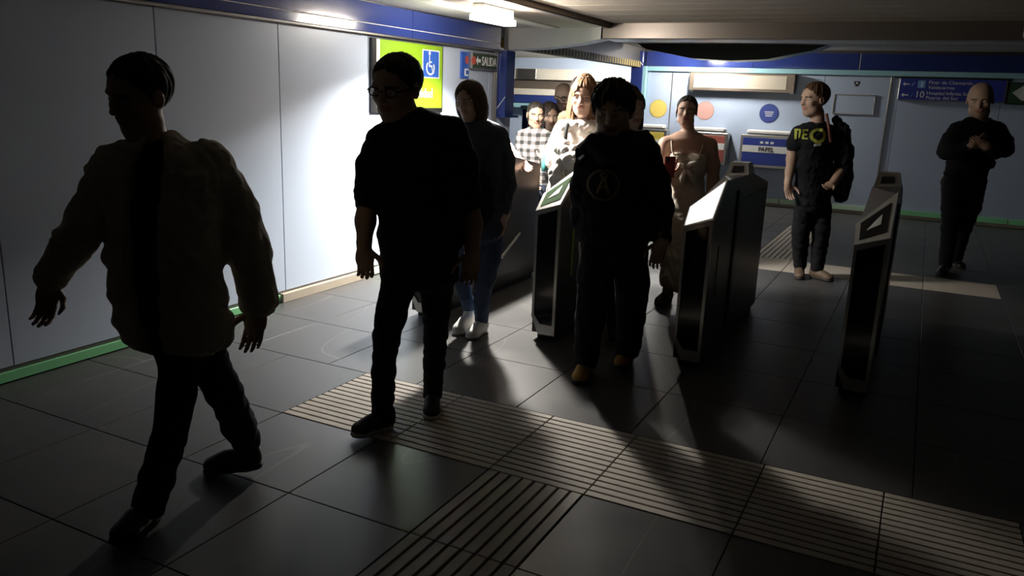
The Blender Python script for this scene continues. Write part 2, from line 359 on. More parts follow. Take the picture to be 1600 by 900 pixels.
# ------------------------------------------------------------------ ticket gates
M['gate'] = mat('gate_side', (0.075, 0.073, 0.07), 0.32, 0.65, noise=(3, 0.2), bump=(18, 0.02))
M['gate_frame'] = mat('gate_frame', (0.66, 0.65, 0.62), 0.26, 0.55)
M['gate_black'] = mat('gate_black_glass', (0.010, 0.010, 0.012), 0.10, 0, 0.6)
M['disp_green'] = mat('display_green', (0.05, 0.14, 0.03), 0.75, 0, 0.1)
M['disp_dark'] = mat('display_dark', (0.015, 0.016, 0.018), 0.2)
M['disp_steel'] = mat('display_steel', (0.90, 0.89, 0.86), 0.22, 0.0)
M['disp_glare'] = mat('display_glare_glow', (0.9, 0.9, 0.88), 0.25, emit=((1.0, 0.98, 0.94), 1.3))  # emission stands in for lamp glare; the display itself is not lit
M['lime'] = mat('lime_strip', (0.35, 0.62, 0.06), 0.4)
HW = 0.086
def bil(q, u, v):
    a = Vector(q[0]).lerp(Vector(q[1]), u); b = Vector(q[3]).lerp(Vector(q[2]), u); return a.lerp(b, v)
def quad_plate(q, u0, u1, v0, v1, lift, nrm, thick):
    c = [bil(q, u, v) for u, v in ((u0, v0), (u1, v0), (u1, v1), (u0, v1))]
    f = [p + nrm * lift for p in c]; b = [p + nrm * (lift - thick) for p in c]
    return MB().add(f + b, [(0,1,2,3),(7,6,5,4),(0,4,5,1),(1,5,6,2),(2,6,7,3),(3,7,4,0)])
def turnstile(x, disp, label):
    t = empty('turnstile', (x, 4.70, 0), label, 'turnstile', 'ticket gates in a row')
    # body: right and left outlines in (y, z); the left top edge starts lower at the front
    R_ = [(0.0, 0.05), (0.0, 0.92), (0.29, 1.14), (1.10, 1.13), (1.74, 1.02), (1.74, 0.05)]
    L_ = [(0.0, 0.05), (0.0, 0.865), (0.13, 0.962), (0.97, 1.11), (1.74, 1.02), (1.74, 0.05)]
    v = [(HW, a, b) for a, b in R_] + [(-HW, a, b) for a, b in L_]
    # chamfer the front lower left corner like the sheet-metal front
    f = [(0,1,2,3,4,5), (11,10,9,8,7,6)] + [(i, (i+1) % 6, (i+1) % 6 + 6, i + 6) for i in range(6)]
    me = MB().add(v, f); me.build('body', M['gate'], t)
    MB().box(-HW + .02, HW - .02, 0.05, 1.70, 0.0, 0.05).build('plinth', M['black'], t)
    # front: steel frame with a chamfered lower corner, black glass inset
    o = [(-HW, 0.16), (-0.035, 0.045), (HW, 0.045), (HW, 0.93), (-HW, 0.872)]
    i_ = [(-HW + .017, 0.175), (-0.022, 0.115), (HW - .019, 0.115), (HW - .019, 0.895), (-HW + .017, 0.845)]
    n = 5; vv = []
    for yy in (-0.018, 0.0):
        vv += [(a, yy, b) for a, b in o] + [(a, yy, b) for a, b in i_]
    ff = []
    for k in range(n):
        j = (k+1) % n
        ff += [(k, j, n+j, n+k), (2*n+k, 3*n+k, 3*n+j, 2*n+j), (k, 2*n+k, 2*n+j, j), (n+k, n+j, 3*n+j, 3*n+k)]
    MB().add(vv, ff).build('front_frame', M['gate_frame'], t)
    MB().prism(i_, 1, -0.008, -0.001).build('front_glass', M['gate_black'], t)
    # slanted display
    q = [Vector((-HW, -0.018, 0.872)), Vector((HW, -0.018, 0.928)), Vector((HW, 0.285, 1.15)), Vector((-HW - .015, 0.125, 0.97))]
    nrm = (q[1] - q[0]).cross(q[3] - q[0]).normalized()
    quad_plate(q, 0, 1, 0, 1, 0.004, nrm, 0.02).build('display_frame', M['gate_frame'], t)
    g_ = (.05, .95, .06, .94) if disp == 'disp_glare' else (.13, .87, .16, .84)
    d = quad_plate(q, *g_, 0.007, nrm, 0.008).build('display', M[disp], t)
    if disp != 'disp_glare':
        c = [bil(q, u, w_) + nrm * 0.009 for u, w_ in ((.30, .40), (.68, .40), (.68, .66), (.55, .60))]
        MB().add(c + [p - nrm * .003 for p in c], [(0,1,2,3),(7,6,5,4),(0,4,5,1),(1,5,6,2),(2,6,7,3),(3,7,4,0)]).build('arrow', M['white'], d)
    # sensor head on top
    v = [(-.082, .95, 1.10), (.082, .95, 1.125), (.082, 1.16, 1.125), (-.082, 1.16, 1.10), (-.058, 1.0, 1.205), (.062, 1.0, 1.205), (.062, 1.14, 1.205), (-.058, 1.14, 1.205)]
    h = MB().add(v, [(0,3,2,1),(4,5,6,7),(0,1,5,4),(1,2,6,5),(2,3,7,6),(3,0,4,7)]).build('sensor_head', M['steel'], t)
    q2 = [Vector(v[0]), Vector(v[1]), Vector(v[5]), Vector(v[4])]; n2 = (q2[1] - q2[0]).cross(q2[3] - q2[0]).normalized()
    quad_plate(q2, .22, .78, .30, .74, 0.003, n2, 0.006).build('sensor_window', M['gate_black'], h)
    # side details on the lane face
    MB().box(HW - .002, HW + .004, 0.20, 0.235, 0.42, 0.74, 0.002).build('side_strip', M['lime'], t)
    MB().box(HW - .002, HW + .012, 0.62, 0.66, 0.10, 1.05, 0.004).build('flap_post', M['gate'], t)
    MB().box(HW - .002, HW + .005, 0.70, 1.66, 0.12, 0.98, 0.004).build('side_door', M['gate'], t)
    return t
for x, d, lab in ((-3.09, 'disp_dark', 'grey steel ticket gate nearest the long white wall, behind the denim-jacketed woman'),
                  (-2.115, 'disp_green', 'ticket gate with a green arrow display beside the man in the black hoodie'),
                  (-1.135, 'disp_glare', 'ticket gate with lamp glare painted as glow on its display, in front of the woman in the dress'),
                  (-0.185, 'disp_dark', 'rightmost ticket gate with a dark display and white arrow')):
    T_ = turnstile(x, d, lab)
    if x < -3:
        MB().tube([(HW + .02, 0.93, 0.42), (HW + .02, 0.93, 0.30), (HW + .03, 1.0, 0.30), (HW + .03, 1.32, 0.46)], 0.010, 8).build('barrier_rail', M['gate_frame'], T_)

# ------------------------------------------------------------------ things on the left wall
M['lime_poster'] = mat('lime_poster', (0.27, 0.47, 0.02), 0.4)
M['sign_white'] = mat('sign_white', (0.86, 0.87, 0.86), 0.5)
M['sign_blue'] = mat('pictogram_blue', (0.03, 0.11, 0.48), 0.4)
M['sign_green'] = mat('exit_sign_green', (0.035, 0.06, 0.035), 0.45)
M['sign_red'] = mat('sign_red', (0.55, 0.10, 0.07), 0.5)
po = empty('accessibility_poster', (XL, 6.1, 1.42), 'lime green wall poster with a white wheelchair pictogram on blue', 'poster')
def onwall(name, m, y0, y1, z0, z1, d0, d1, par): return rel(bx(name, m, XL + d0, XL + d1, y0, y1, z0, z1, None, 0.002), par)
onwall('frame', M['black'], 5.56, 6.66, 1.415, 2.02, 0.0, 0.03, po)
onwall('sheet', M['lime_poster'], 5.66, 6.64, 1.455, 2.015, 0.028, 0.034, po)
onwall('white_margin', M['sign_white'], 5.615, 5.662, 1.455, 2.015, 0.028, 0.033, po)
pic = onwall('pictogram', M['sign_white'], 6.295, 6.585, 1.725, 1.975, 0.034, 0.037, po)
onwall('pictogram_field', M['sign_blue'], 6.31, 6.57, 1.735, 1.965, 0.037, 0.039, po)
def sign_poly(name, pts, m, par, y0, z0, s, d0=0.039, d1=0.041):
    return rel(MB().prism([(y0 + a * s, z0 + b * s * 0.88) for a, b in pts], 0, XL + d0, XL + d1).build(name, m), par)
# wheelchair symbol built from simple outlines (head, body, seat, wheel)
ring = MB(); n = 22; a0, a1 = math.radians(130), math.radians(395)
for k in range(n):
    A, B = a0 + (a1-a0)*k/n, a0 + (a1-a0)*(k+1)/n
    P = [(6.425 + r*math.cos(t), 1.815 + r*math.sin(t)*.9) for r, t in ((.072, A), (.054, A), (.054, B), (.072, B))]
    ring.prism(P, 0, XL + .039, XL + .041)
rel(ring.build('wheel', M['sign_white']), po)
rel(MB().disc((XL + .039, 6.41, 1.945), 0.017, 0, 0.002, 16).build('head', M['sign_white']), po)
sign_poly('figure', [(-.02, .92), (.015, .92), (.03, .62), (.19, .62), (.19, .55), (.02, .55), (.02, .42), (.20, .42), (.30, .08), (.38, .11), (.40, .05), (.28, .0), (.16, .34), (-.04, .34)], M['sign_white'], po, 6.41, 1.765, 0.20)
text('lettering', 'accesibilidad', M['sign_white'], .12, (XL + .035, 6.47, 1.55), (0, 1, 0), (0, 0, 1), po, align='RIGHT')
ex = empty('exit_sign', (XL, 7.45, 1.9), 'dark green SALIDA exit sign with white arrow at the end of the wall', 'sign')
onwall('frame', M['steel'], 7.17, 7.70, 1.845, 2.005, 0.0, 0.05, ex)
onwall('panel', M['sign_green'], 7.18, 7.69, 1.855, 1.995, 0.05, 0.054, ex)
text('lettering', 'SALIDA', M['sign_white'], 0.125, (XL + .056, 7.36, 1.885), (0, 1, 0), (0, 0, 1), ex, width=.31)
sign_poly('arrow', [(0, .5), (.42, 1), (.42, .7), (1, .7), (1, .3), (.42, .3), (.42, 0)], M['sign_white'], ex, 7.24, 1.885, 0.095, 0.054, 0.057)
rel(MB().disc((XL + .054, 7.195, 1.925), 0.042, 0, 0.004, 24).build('red_dot', M['sign_red']), ex)
bs = empty('blue_notice', (XL, 7.08, 1.87), 'small blue wall sign with white marks left of the exit sign', 'sign')
onwall('plate', M['sign_blue'], 7.02, 7.165, 1.745, 2.0, 0.0, 0.02, bs)
onwall('white_mark', M['sign_white'], 7.075, 7.15, 1.77, 1.84, 0.02, 0.023, bs)
onwall('mark_centre', M['sign_blue'], 7.10, 7.15, 1.785, 1.825, 0.023, 0.025, bs)
onwall('red_mark', M['sign_red'], 7.085, 7.15, 1.89, 1.96, 0.02, 0.023, bs)

# ------------------------------------------------------------------ things on the far wall
def onfar(name, m, x0, x1, z0, z1, d0, d1, par, bev=0.003): return rel(bx(name, m, x0, x1, YF - d1, YF - d0, z0, z1, None, bev), par)
lb = empty('light_box', (-2.76, YF, 1.8), 'long unlit steel-framed light box under the blue band', 'light box')
M['lb_panel'] = mat('light_box_panel', (0.62, 0.56, 0.46), 0.35)
onfar('case', M['bronze'], -3.60, -1.94, 1.795, 2.075, 0.0, 0.14, lb, 0.008)
onfar('panel', M['lb_panel'], -3.52, -2.06, 1.835, 2.045, 0.14, 0.146, lb)
for x_ in (-3.55, -1.97): onfar('bracket', M['steel'], x_ - .03, x_ + .03, 1.78, 1.797, 0.02, 0.13, lb)
for nm, x_, c, lab in (('y', -4.13, (0.80, 0.62, 0.16), 'yellow round wall sticker, leftmost of three on the far wall'),
                       ('p', -3.33, (0.72, 0.42, 0.38), 'pale pink round wall sticker behind the head of the woman in the dress'),
                       ('b', -2.30, (0.05, 0.08, 0.30), 'dark blue round wall sticker above the paper bin')):
    r_ = empty('wall_sticker', (x_, YF, 1.47), lab, 'sticker', 'round recycling stickers')
    m_ = mat('sticker_' + nm, c, 0.45); r__ = 0.150
    rel(MB().disc((x_, YF - .004, 1.47), r__, 1, .006, 40).build('rim', mat('sticker_rim_' + nm, tuple(min(1, q * .7) for q in c), .5)), r_)
    rel(MB().disc((x_, YF - .007, 1.47), r__ - .012, 1, .004, 40).build('face', m_), r_)
    for k in range(3): rel(bx('print_line', M['sign_white'] if nm == 'b' else m_, x_ - .07 + .01*k, x_ + .07 - .01*k, YF - .0085, YF - .007, 1.485 - .03*k, 1.497 - .03*k), r_)
def bin_(xc, col, word, lab, hw=0.41):
    b_ = empty('recycling_bin', (xc, YF, 0.62), lab, 'bin', 'wall-hung recycling bins')
    onfar('body', M['steel'], xc - hw, xc + hw, 0.62, 1.13, 0.0, 0.22, b_, 0.01)
    f_ = onfar('front_panel', col, xc - hw + .04, xc + hw - .04, 0.665, 1.085, 0.22, 0.226, b_)
    onfar('white_band', M['sign_white'], xc - hw + .04, xc + hw - .04, 0.86, 0.965, 0.226, 0.229, b_)
    onfar('lid', M['disp_steel'], xc - hw + .08, xc + hw - .06, 1.14, 1.21, 0.03, 0.19, b_, 0.02)
    onfar('hinge', M['steel'], xc + hw - .12, xc + hw - .05, 1.125, 1.16, 0.05, 0.15, b_, 0.005)
    if word:
        text('lettering', word, M['black'], 0.10, (xc + .0, YF - .231, 0.88), (1, 0, 0), (0, 0, 1), b_, align='CENTER', width=.24)
        for k in range(3): onfar('icon', M['sign_white'], xc - .10 + .08*k, xc - .05 + .08*k, 1.0, 1.035, 0.226, 0.229, b_)
    return b_
M['bin_yellow'] = mat('bin_yellow', (0.68, 0.55, 0.10), 0.45); M['bin_red'] = mat('bin_red', (0.38, 0.10, 0.08), 0.45); M['bin_blue'] = mat('bin_blue', (0.03, 0.055, 0.30), 0.4)
bin_(-2.25, M['bin_blue'], 'PAPEL', 'blue recycling bin lettered PAPEL on the far wall')
bin_(-3.28, M['bin_red'], None, 'recycling bin with a red front behind the woman in the dress')
bin_(-4.19, M['bin_yellow'], None, 'recycling bin with a yellow front behind the man in the black hoodie', 0.30)
no = empty('notice_frame', (-1.06, YF, 1.5), 'empty framed notice panel on the far wall right of the man in the printed tee', 'frame')
onfar('back', M['panel_far'], -1.35, -0.77, 1.51, 1.80, 0.0, 0.012, no)
for a, b, c_, d_ in ((-1.35, -0.77, 1.79, 1.805), (-1.35, -0.77, 1.505, 1.52), (-1.36, -1.345, 1.505, 1.805), (-0.785, -0.77, 1.505, 1.805)): onfar('frame_bar', M['steel'], a, b, c_, d_, 0.0, 0.022, no)
pc = empty('camera_pictogram', (-1.06, YF, 1.97), 'small black pictogram sticker high on the far wall', 'sticker')
onfar('plate', M['black'], -1.10, -1.02, 1.955, 2.0, 0.0, 0.004, pc, 0.001); onfar('foot', M['black'], -1.085, -1.035, 1.925, 1.952, 0.0, 0.004, pc, 0.001)
onfar('lens', M['sign_white'], -1.075, -1.045, 1.965, 1.985, 0.004, 0.006, pc, 0.001)
ds = empty('direction_sign', (0.05, YF, 1.75), 'blue direction sign listing lines 1 and 10 with white arrows', 'sign')
onfar('case', M['steel'], -0.475, 0.90, 1.745, 2.06, 0.0, 0.09, ds, 0.004)
onfar('top_rail', M['black'], -0.56, 0.92, 2.06, 2.085, 0.0, 0.10, ds)
onfar('panel', M['blue_matt'], -0.46, 0.885, 1.755, 2.055, 0.09, 0.094, ds)
M['line1'] = mat('line_one_blue', (0.20, 0.42, 0.72), 0.5); M['line10'] = mat('line_ten_mark', (0.06, 0.14, 0.42), 0.5)
def ftext(s_, x_, z_, sz, par, m=None, width=None): return text('lettering', s_, m or M['sign_white'], sz, (x_, YF - .096, z_), (1, 0, 0), (0, 0, 1), par, .0015, width)
onfar('line_badge', M['line1'], -0.23, -0.13, 1.925, 2.03, 0.094, 0.097, ds)
text('lettering', '1', M['sign_white'], .11, (-.20, YF - .099, 1.94), (1, 0, 0), (0, 0, 1), ds, .001)
ftext('10', -0.25, 1.79, .13, ds, width=.125)
ftext('Pinar de Chamartín', -0.09, 1.985, .066, ds, width=.56); ftext('Valdecarros', -0.09, 1.915, .066, ds, width=.34)
ftext('Hospital Infanta Sofía', -0.10, 1.835, .066, ds, width=.60); ftext('Puerta del Sur', -0.10, 1.77, .066, ds, width=.42)
for z_ in (1.975, 1.82):
    P = [(-.43, z_), (-.395, z_ + .028), (-.395, z_ + .008), (-.335, z_ + .008), (-.335, z_ - .008), (-.395, z_ - .008), (-.395, z_ - .028)]
    rel(MB().prism(P, 1, YF - .097, YF - .093).build('arrow', M['sign_white']), ds)
    rel(MB().prism([(-.315, z_ - .02), (-.30, z_ - .028), (-.265, z_ + .022), (-.28, z_ + .03)], 1, YF - .097, YF - .093).build('stair_mark', M['line1' if z_ > 1.9 else 'line10']), ds)
ga = empty('arrow_sign', (1.1, YF, 1.75), 'green exit sign with a white left-pointing arrow at the right edge', 'sign')
onfar('case', M['black'], 0.915, 1.60, 1.735, 2.035, 0.0, 0.06, ga, 0.004)
M['exit_green'] = mat('exit_green', (0.03, 0.10, 0.045), 0.45); onfar('panel', M['exit_green'], 0.935, 1.59, 1.75, 2.02, 0.06, 0.064, ga)
rel(MB().prism([(.97, 1.895), (1.10, 2.0), (1.20, 2.0), (1.12, 1.93), (1.40, 1.93), (1.40, 1.86), (1.12, 1.86), (1.20, 1.79), (1.10, 1.79)], 1, YF - .067, YF - .063).build('arrow', M['sign_white']), ga)

# joints of every figure in metres (x, y, z, radius)
PEOPLE = {
 'man1': {'base': [-2.43, 1.856, 0.026], 'head': {'c': [-2.403, 1.903, 1.55], 'h': 0.2705, 'R': [0.995, -0.075, -0.068], 'F': [-0.09, -0.966, -0.242], 'U': [0.047, -0.247, 0.968]}, 'neck': [[-2.402, 1.904, 1.476, 0.0571], [-2.377, 1.916, 1.368, 0.0731]], 'top': [[-2.357, 1.926, 1.406, 0.0773, 0.08], [-2.361, 1.924, 1.351, 0.1742, 0.11], [-2.351, 1.93, 1.281, 0.2031, 0.13], [-2.354, 1.928, 1.157, 0.203, 0.145], [-2.361, 1.924, 0.996, 0.208, 0.15], [-2.355, 1.927, 0.855, 0.2128, 0.15], [-2.344, 1.933, 0.759, 0.2191, 0.145], [-2.338, 1.936, 0.706, 0.2201, 0.14]], 'inner': [[-2.377, 1.916, 1.39, 0.0719, 0.07], [-2.357, 1.927, 1.314, 0.1558, 0.09], [-2.354, 1.928, 1.157, 0.1669, 0.112], [-2.358, 1.926, 0.949, 0.1721, 0.115], [-2.341, 1.934, 0.783, 0.157, 0.12]], 'open': [[-2.268, 1.758, 1.443, 0.0431, 0.2], [-2.276, 1.743, 1.331, 0.062, 0.22], [-2.291, 1.736, 1.185, 0.0618, 0.22], [-2.299, 1.732, 1.035, 0.0605, 0.22], [-2.298, 1.732, 0.925, 0.0579, 0.22], [-2.297, 1.732, 0.814, 0.0519, 0.22], [-2.298, 1.732, 0.677, 0.0515, 0.22]], 'arms': [[[-2.515, 1.869, 1.301, 0.0808], [-2.59, 1.809, 1.124, 0.0701], [-2.627, 1.757, 1.024, 0.0632], [-2.672, 1.701, 0.92, 0.0541]], [[-2.23, 2.024, 1.326, 0.0854], [-2.189, 2.1, 1.155, 0.0788], [-2.156, 2.128, 1.013, 0.073], [-2.118, 2.125, 0.825, 0.0641]]], 'hands': [{'w': [-2.678, 1.698, 0.901], 'd': [0.027, -0.281, -0.959], 'curl': 0.55, 'thumb': 1, 'size': 0.185}, {'w': [-2.123, 2.122, 0.795], 'd': [-0.016, -0.209, -0.978], 'curl': 0.5, 'thumb': -1, 'size': 0.185}], 'pelvis': [[-2.331, 1.939, 0.88, 0.1385, 0.13], [-2.317, 1.947, 0.76, 0.1398, 0.135]], 'legs': [[[-2.345, 1.933, 0.747, 0.098], [-2.297, 1.915, 0.638, 0.0768], [-2.264, 1.857, 0.503, 0.0666], [-2.292, 1.829, 0.333, 0.0604], [-2.329, 1.803, 0.195, 0.0621], [-2.373, 1.777, 0.04, 0.0616]], [[-2.309, 1.995, 0.725, 0.0947], [-2.305, 2.042, 0.575, 0.0753], [-2.291, 2.105, 0.429, 0.0674], [-2.344, 2.213, 0.257, 0.0682], [-2.357, 2.262, 0.155, 0.059]]], 'shoes': [{'heel': [-2.395, 1.838, 0.0], 'toe': [-2.313, 1.606, 0.015], 'w': 0.05}, {'heel': [-2.298, 2.29, 0.035], 'toe': [-2.519, 2.184, 0], 'w': 0.05}], 'S': [0.967, 0.254, 0.0], 'B': [-0.254, 0.967, 0.0], 'IR': [0.893, 0.449, 0.0], 'pts': {}},
 'man2': {'base': [-2.069, 2.967, -0.021], 'head': {'c': [-2.088, 2.957, 1.608], 'h': 0.2935, 'R': [0.999, -0.012, -0.051], 'F': [-0.022, -0.978, -0.208], 'U': [0.048, -0.209, 0.977]}, 'neck': [[-2.072, 2.965, 1.538, 0.059], [-2.037, 2.983, 1.443, 0.0735]], 'top': [[-2.024, 2.989, 1.498, 0.0873, 0.07], [-2.009, 2.997, 1.466, 0.1439, 0.09], [-2.001, 3.001, 1.422, 0.1868, 0.115], [-1.996, 3.003, 1.332, 0.2036, 0.13], [-1.989, 3.007, 1.219, 0.2008, 0.14], [-1.987, 3.008, 1.104, 0.198, 0.14], [-1.992, 3.006, 0.957, 0.1897, 0.14], [-1.997, 3.003, 0.838, 0.1809, 0.14]], 'arms': [[[-2.153, 2.924, 1.382, 0.0653], [-2.183, 2.898, 1.274, 0.0599], [-2.19, 2.884, 1.155, 0.0573], [-2.182, 2.854, 1.029, 0.043], [-2.169, 2.827, 0.927, 0.0329]], [[-1.87, 3.067, 1.433, 0.0707], [-1.837, 3.117, 1.295, 0.0633], [-1.818, 3.138, 1.136, 0.0583], [-1.792, 3.128, 1.022, 0.0468], [-1.767, 3.096, 0.905, 0.035]]], 'hands': [{'w': [-2.17, 2.827, 0.916], 'd': [0.146, -0.096, -0.985], 'curl': 1.0, 'thumb': 1, 'size': 0.185}, {'w': [-1.766, 3.096, 0.899], 'd': [-0.0, -0.165, -0.986], 'curl': 0.8, 'thumb': -1, 'size': 0.185}], 'pelvis': [[-1.996, 3.003, 0.868, 0.182, 0.13], [-1.993, 3.005, 0.778, 0.186, 0.135]], 'legs': [[[-2.072, 2.965, 0.759, 0.0857], [-2.103, 2.938, 0.591, 0.0715], [-2.114, 2.918, 0.47, 0.0629], [-2.129, 2.914, 0.311, 0.0545], [-2.145, 2.925, 0.076, 0.0524]], [[-1.921, 3.041, 0.766, 0.0857], [-1.949, 3.094, 0.611, 0.0667], [-1.994, 3.158, 0.461, 0.0593], [-2.055, 3.241, 0.261, 0.0534], [-2.113, 3.324, 0.042, 0.0504]]], 'shoes': [{'heel': [-2.131, 2.988, 0.0], 'toe': [-2.185, 2.75, 0.02], 'w': 0.045}, {'heel': [-2.147, 3.38, 0.0], 'toe': [-2.007, 3.149, 0], 'w': 0.045}], 'S': [0.947, 0.321, 0.0], 'B': [-0.321, 0.947, 0.0], 'IR': [0.893, 0.449, 0.0], 'pts': {}},
 'w3': {'base': [-2.51, 4.491, 0.014], 'head': {'c': [-2.577, 4.435, 1.554], 'h': 0.2405, 'R': [0.992, -0.075, 0.103], 'F': [-0.057, -0.983, -0.174], 'U': [-0.114, -0.166, 0.979]}, 'neck': [[-2.561, 4.443, 1.477, 0.0483], [-2.552, 4.448, 1.39, 0.0566]], 'top': [[-2.541, 4.453, 1.418, 0.0847, 0.07], [-2.533, 4.457, 1.383, 0.1495, 0.09], [-2.527, 4.46, 1.292, 0.1623, 0.11], [-2.519, 4.464, 1.11, 0.1596, 0.115], [-2.5, 4.474, 0.906, 0.1611, 0.12], [-2.489, 4.479, 0.772, 0.1538, 0.12]], 'arms': [[[-2.652, 4.397, 1.338, 0.0567], [-2.688, 4.402, 1.142, 0.0533], [-2.666, 4.39, 0.94, 0.0495], [-2.616, 4.359, 0.803, 0.0411]], [[-2.406, 4.521, 1.349, 0.0607], [-2.374, 4.559, 1.196, 0.0573], [-2.349, 4.55, 1.036, 0.0534], [-2.345, 4.495, 0.856, 0.0451]]], 'hands': [{'w': [-2.612, 4.361, 0.791], 'd': [0.182, -0.021, -0.983], 'curl': 0.5, 'thumb': 1, 'size': 0.17}, {'w': [-2.349, 4.494, 0.844], 'd': [-0.141, -0.181, -0.973], 'curl': 0.5, 'thumb': -1, 'size': 0.17}], 'pelvis': [[-2.49, 4.479, 0.823, 0.1534, 0.11], [-2.491, 4.478, 0.718, 0.15, 0.12]], 'legs': [[[-2.554, 4.447, 0.694, 0.0793], [-2.591, 4.459, 0.559, 0.0717], [-2.64, 4.472, 0.412, 0.0598], [-2.646, 4.556, 0.27, 0.048], [-2.662, 4.641, 0.158, 0.0422]], [[-2.431, 4.508, 0.699, 0.0834], [-2.439, 4.505, 0.55, 0.0756], [-2.478, 4.517, 0.391, 0.0637], [-2.519, 4.563, 0.243, 0.054], [-2.548, 4.615, 0.1, 0.0484]]], 'shoes': [{'heel': [-2.663, 4.706, 0.038], 'toe': [-2.659, 4.461, 0], 'w': 0.043}, {'heel': [-2.553, 4.68, 0.0], 'toe': [-2.533, 4.427, 0], 'w': 0.045}], 'S': [0.993, 0.117, 0.0], 'B': [-0.117, 0.993, 0.0], 'IR': [0.893, 0.449, 0.0], 'pts': {'bag': [[-2.419, 4.313, 1.081, 0.04], [-2.41, 4.317, 1.01, 0.04], [-2.408, 4.319, 0.91, 0.04], [-2.413, 4.316, 0.841, 0.04]], 'chain': [[-2.565, 4.329, 1.368], [-2.508, 4.313, 1.298], [-2.477, 4.312, 1.222], [-2.432, 4.317, 1.134], [-2.407, 4.308, 1.07]]}},
 'hood': {'base': [-1.468, 4.108, 0.044], 'head': {'c': [-1.499, 4.093, 1.537], 'h': 0.3056, 'R': [0.98, 0.196, 0.034], 'F': [0.198, -0.958, -0.208], 'U': [0.008, -0.211, 0.978]}, 'neck': [[-1.481, 4.102, 1.451, 0.0682], [-1.467, 4.109, 1.357, 0.0857]], 'top': [[-1.468, 4.109, 1.405, 0.1385, 0.09], [-1.466, 4.11, 1.344, 0.1956, 0.12], [-1.461, 4.112, 1.214, 0.1935, 0.145], [-1.453, 4.116, 1.041, 0.1989, 0.15], [-1.451, 4.117, 0.893, 0.1934, 0.145], [-1.45, 4.117, 0.836, 0.1834, 0.14]], 'hoodroll': [[-1.559, 3.996, 1.376, 0.0507], [-1.483, 3.966, 1.329, 0.0468], [-1.411, 3.992, 1.319, 0.0467], [-1.351, 4.056, 1.347, 0.0503], [-1.349, 4.168, 1.389, 0.0582]], 'arms': [[[-1.602, 4.041, 1.311, 0.0653], [-1.639, 4.067, 1.134, 0.063], [-1.641, 4.089, 0.973, 0.0568], [-1.615, 4.091, 0.842, 0.0428]], [[-1.326, 4.18, 1.323, 0.0721], [-1.275, 4.239, 1.168, 0.0698], [-1.237, 4.247, 1.031, 0.0631], [-1.214, 4.214, 0.871, 0.0526]]], 'hands': [{'w': [-1.614, 4.091, 0.828], 'd': [0.179, 0.004, -0.984], 'curl': 0.6, 'thumb': 1, 'size': 0.18}, {'w': [-1.215, 4.213, 0.849], 'd': [-0.108, -0.285, -0.952], 'curl': 0.6, 'thumb': -1, 'size': 0.18}], 'pelvis': [[-1.453, 4.116, 0.882, 0.183, 0.13], [-1.451, 4.117, 0.786, 0.1804, 0.135]], 'legs': [[[-1.522, 4.081, 0.772, 0.1062], [-1.535, 4.07, 0.572, 0.093], [-1.557, 4.089, 0.378, 0.0835], [-1.587, 4.154, 0.183, 0.0745], [-1.62, 4.242, 0.033, 0.0651]], [[-1.377, 4.154, 0.778, 0.1062], [-1.372, 4.248, 0.578, 0.0983], [-1.4, 4.346, 0.362, 0.0865], [-1.448, 4.496, 0.157, 0.0784], [-1.495, 4.636, 0.005, 0.069]]], 'shoes': [{'heel': [-1.632, 4.306, 0.0], 'toe': [-1.579, 4.027, 0], 'w': 0.05}, {'heel': [-1.503, 4.7, 0.0], 'toe': [-1.466, 4.413, 0], 'w': 0.05}], 'S': [0.929, 0.37, 0.0], 'B': [-0.37, 0.929, 0.0], 'IR': [0.893, 0.449, 0.0], 'pts': {'emblem': [-1.469, 3.94, 1.159], 'logo': [-1.597, 3.932, 1.293]}},
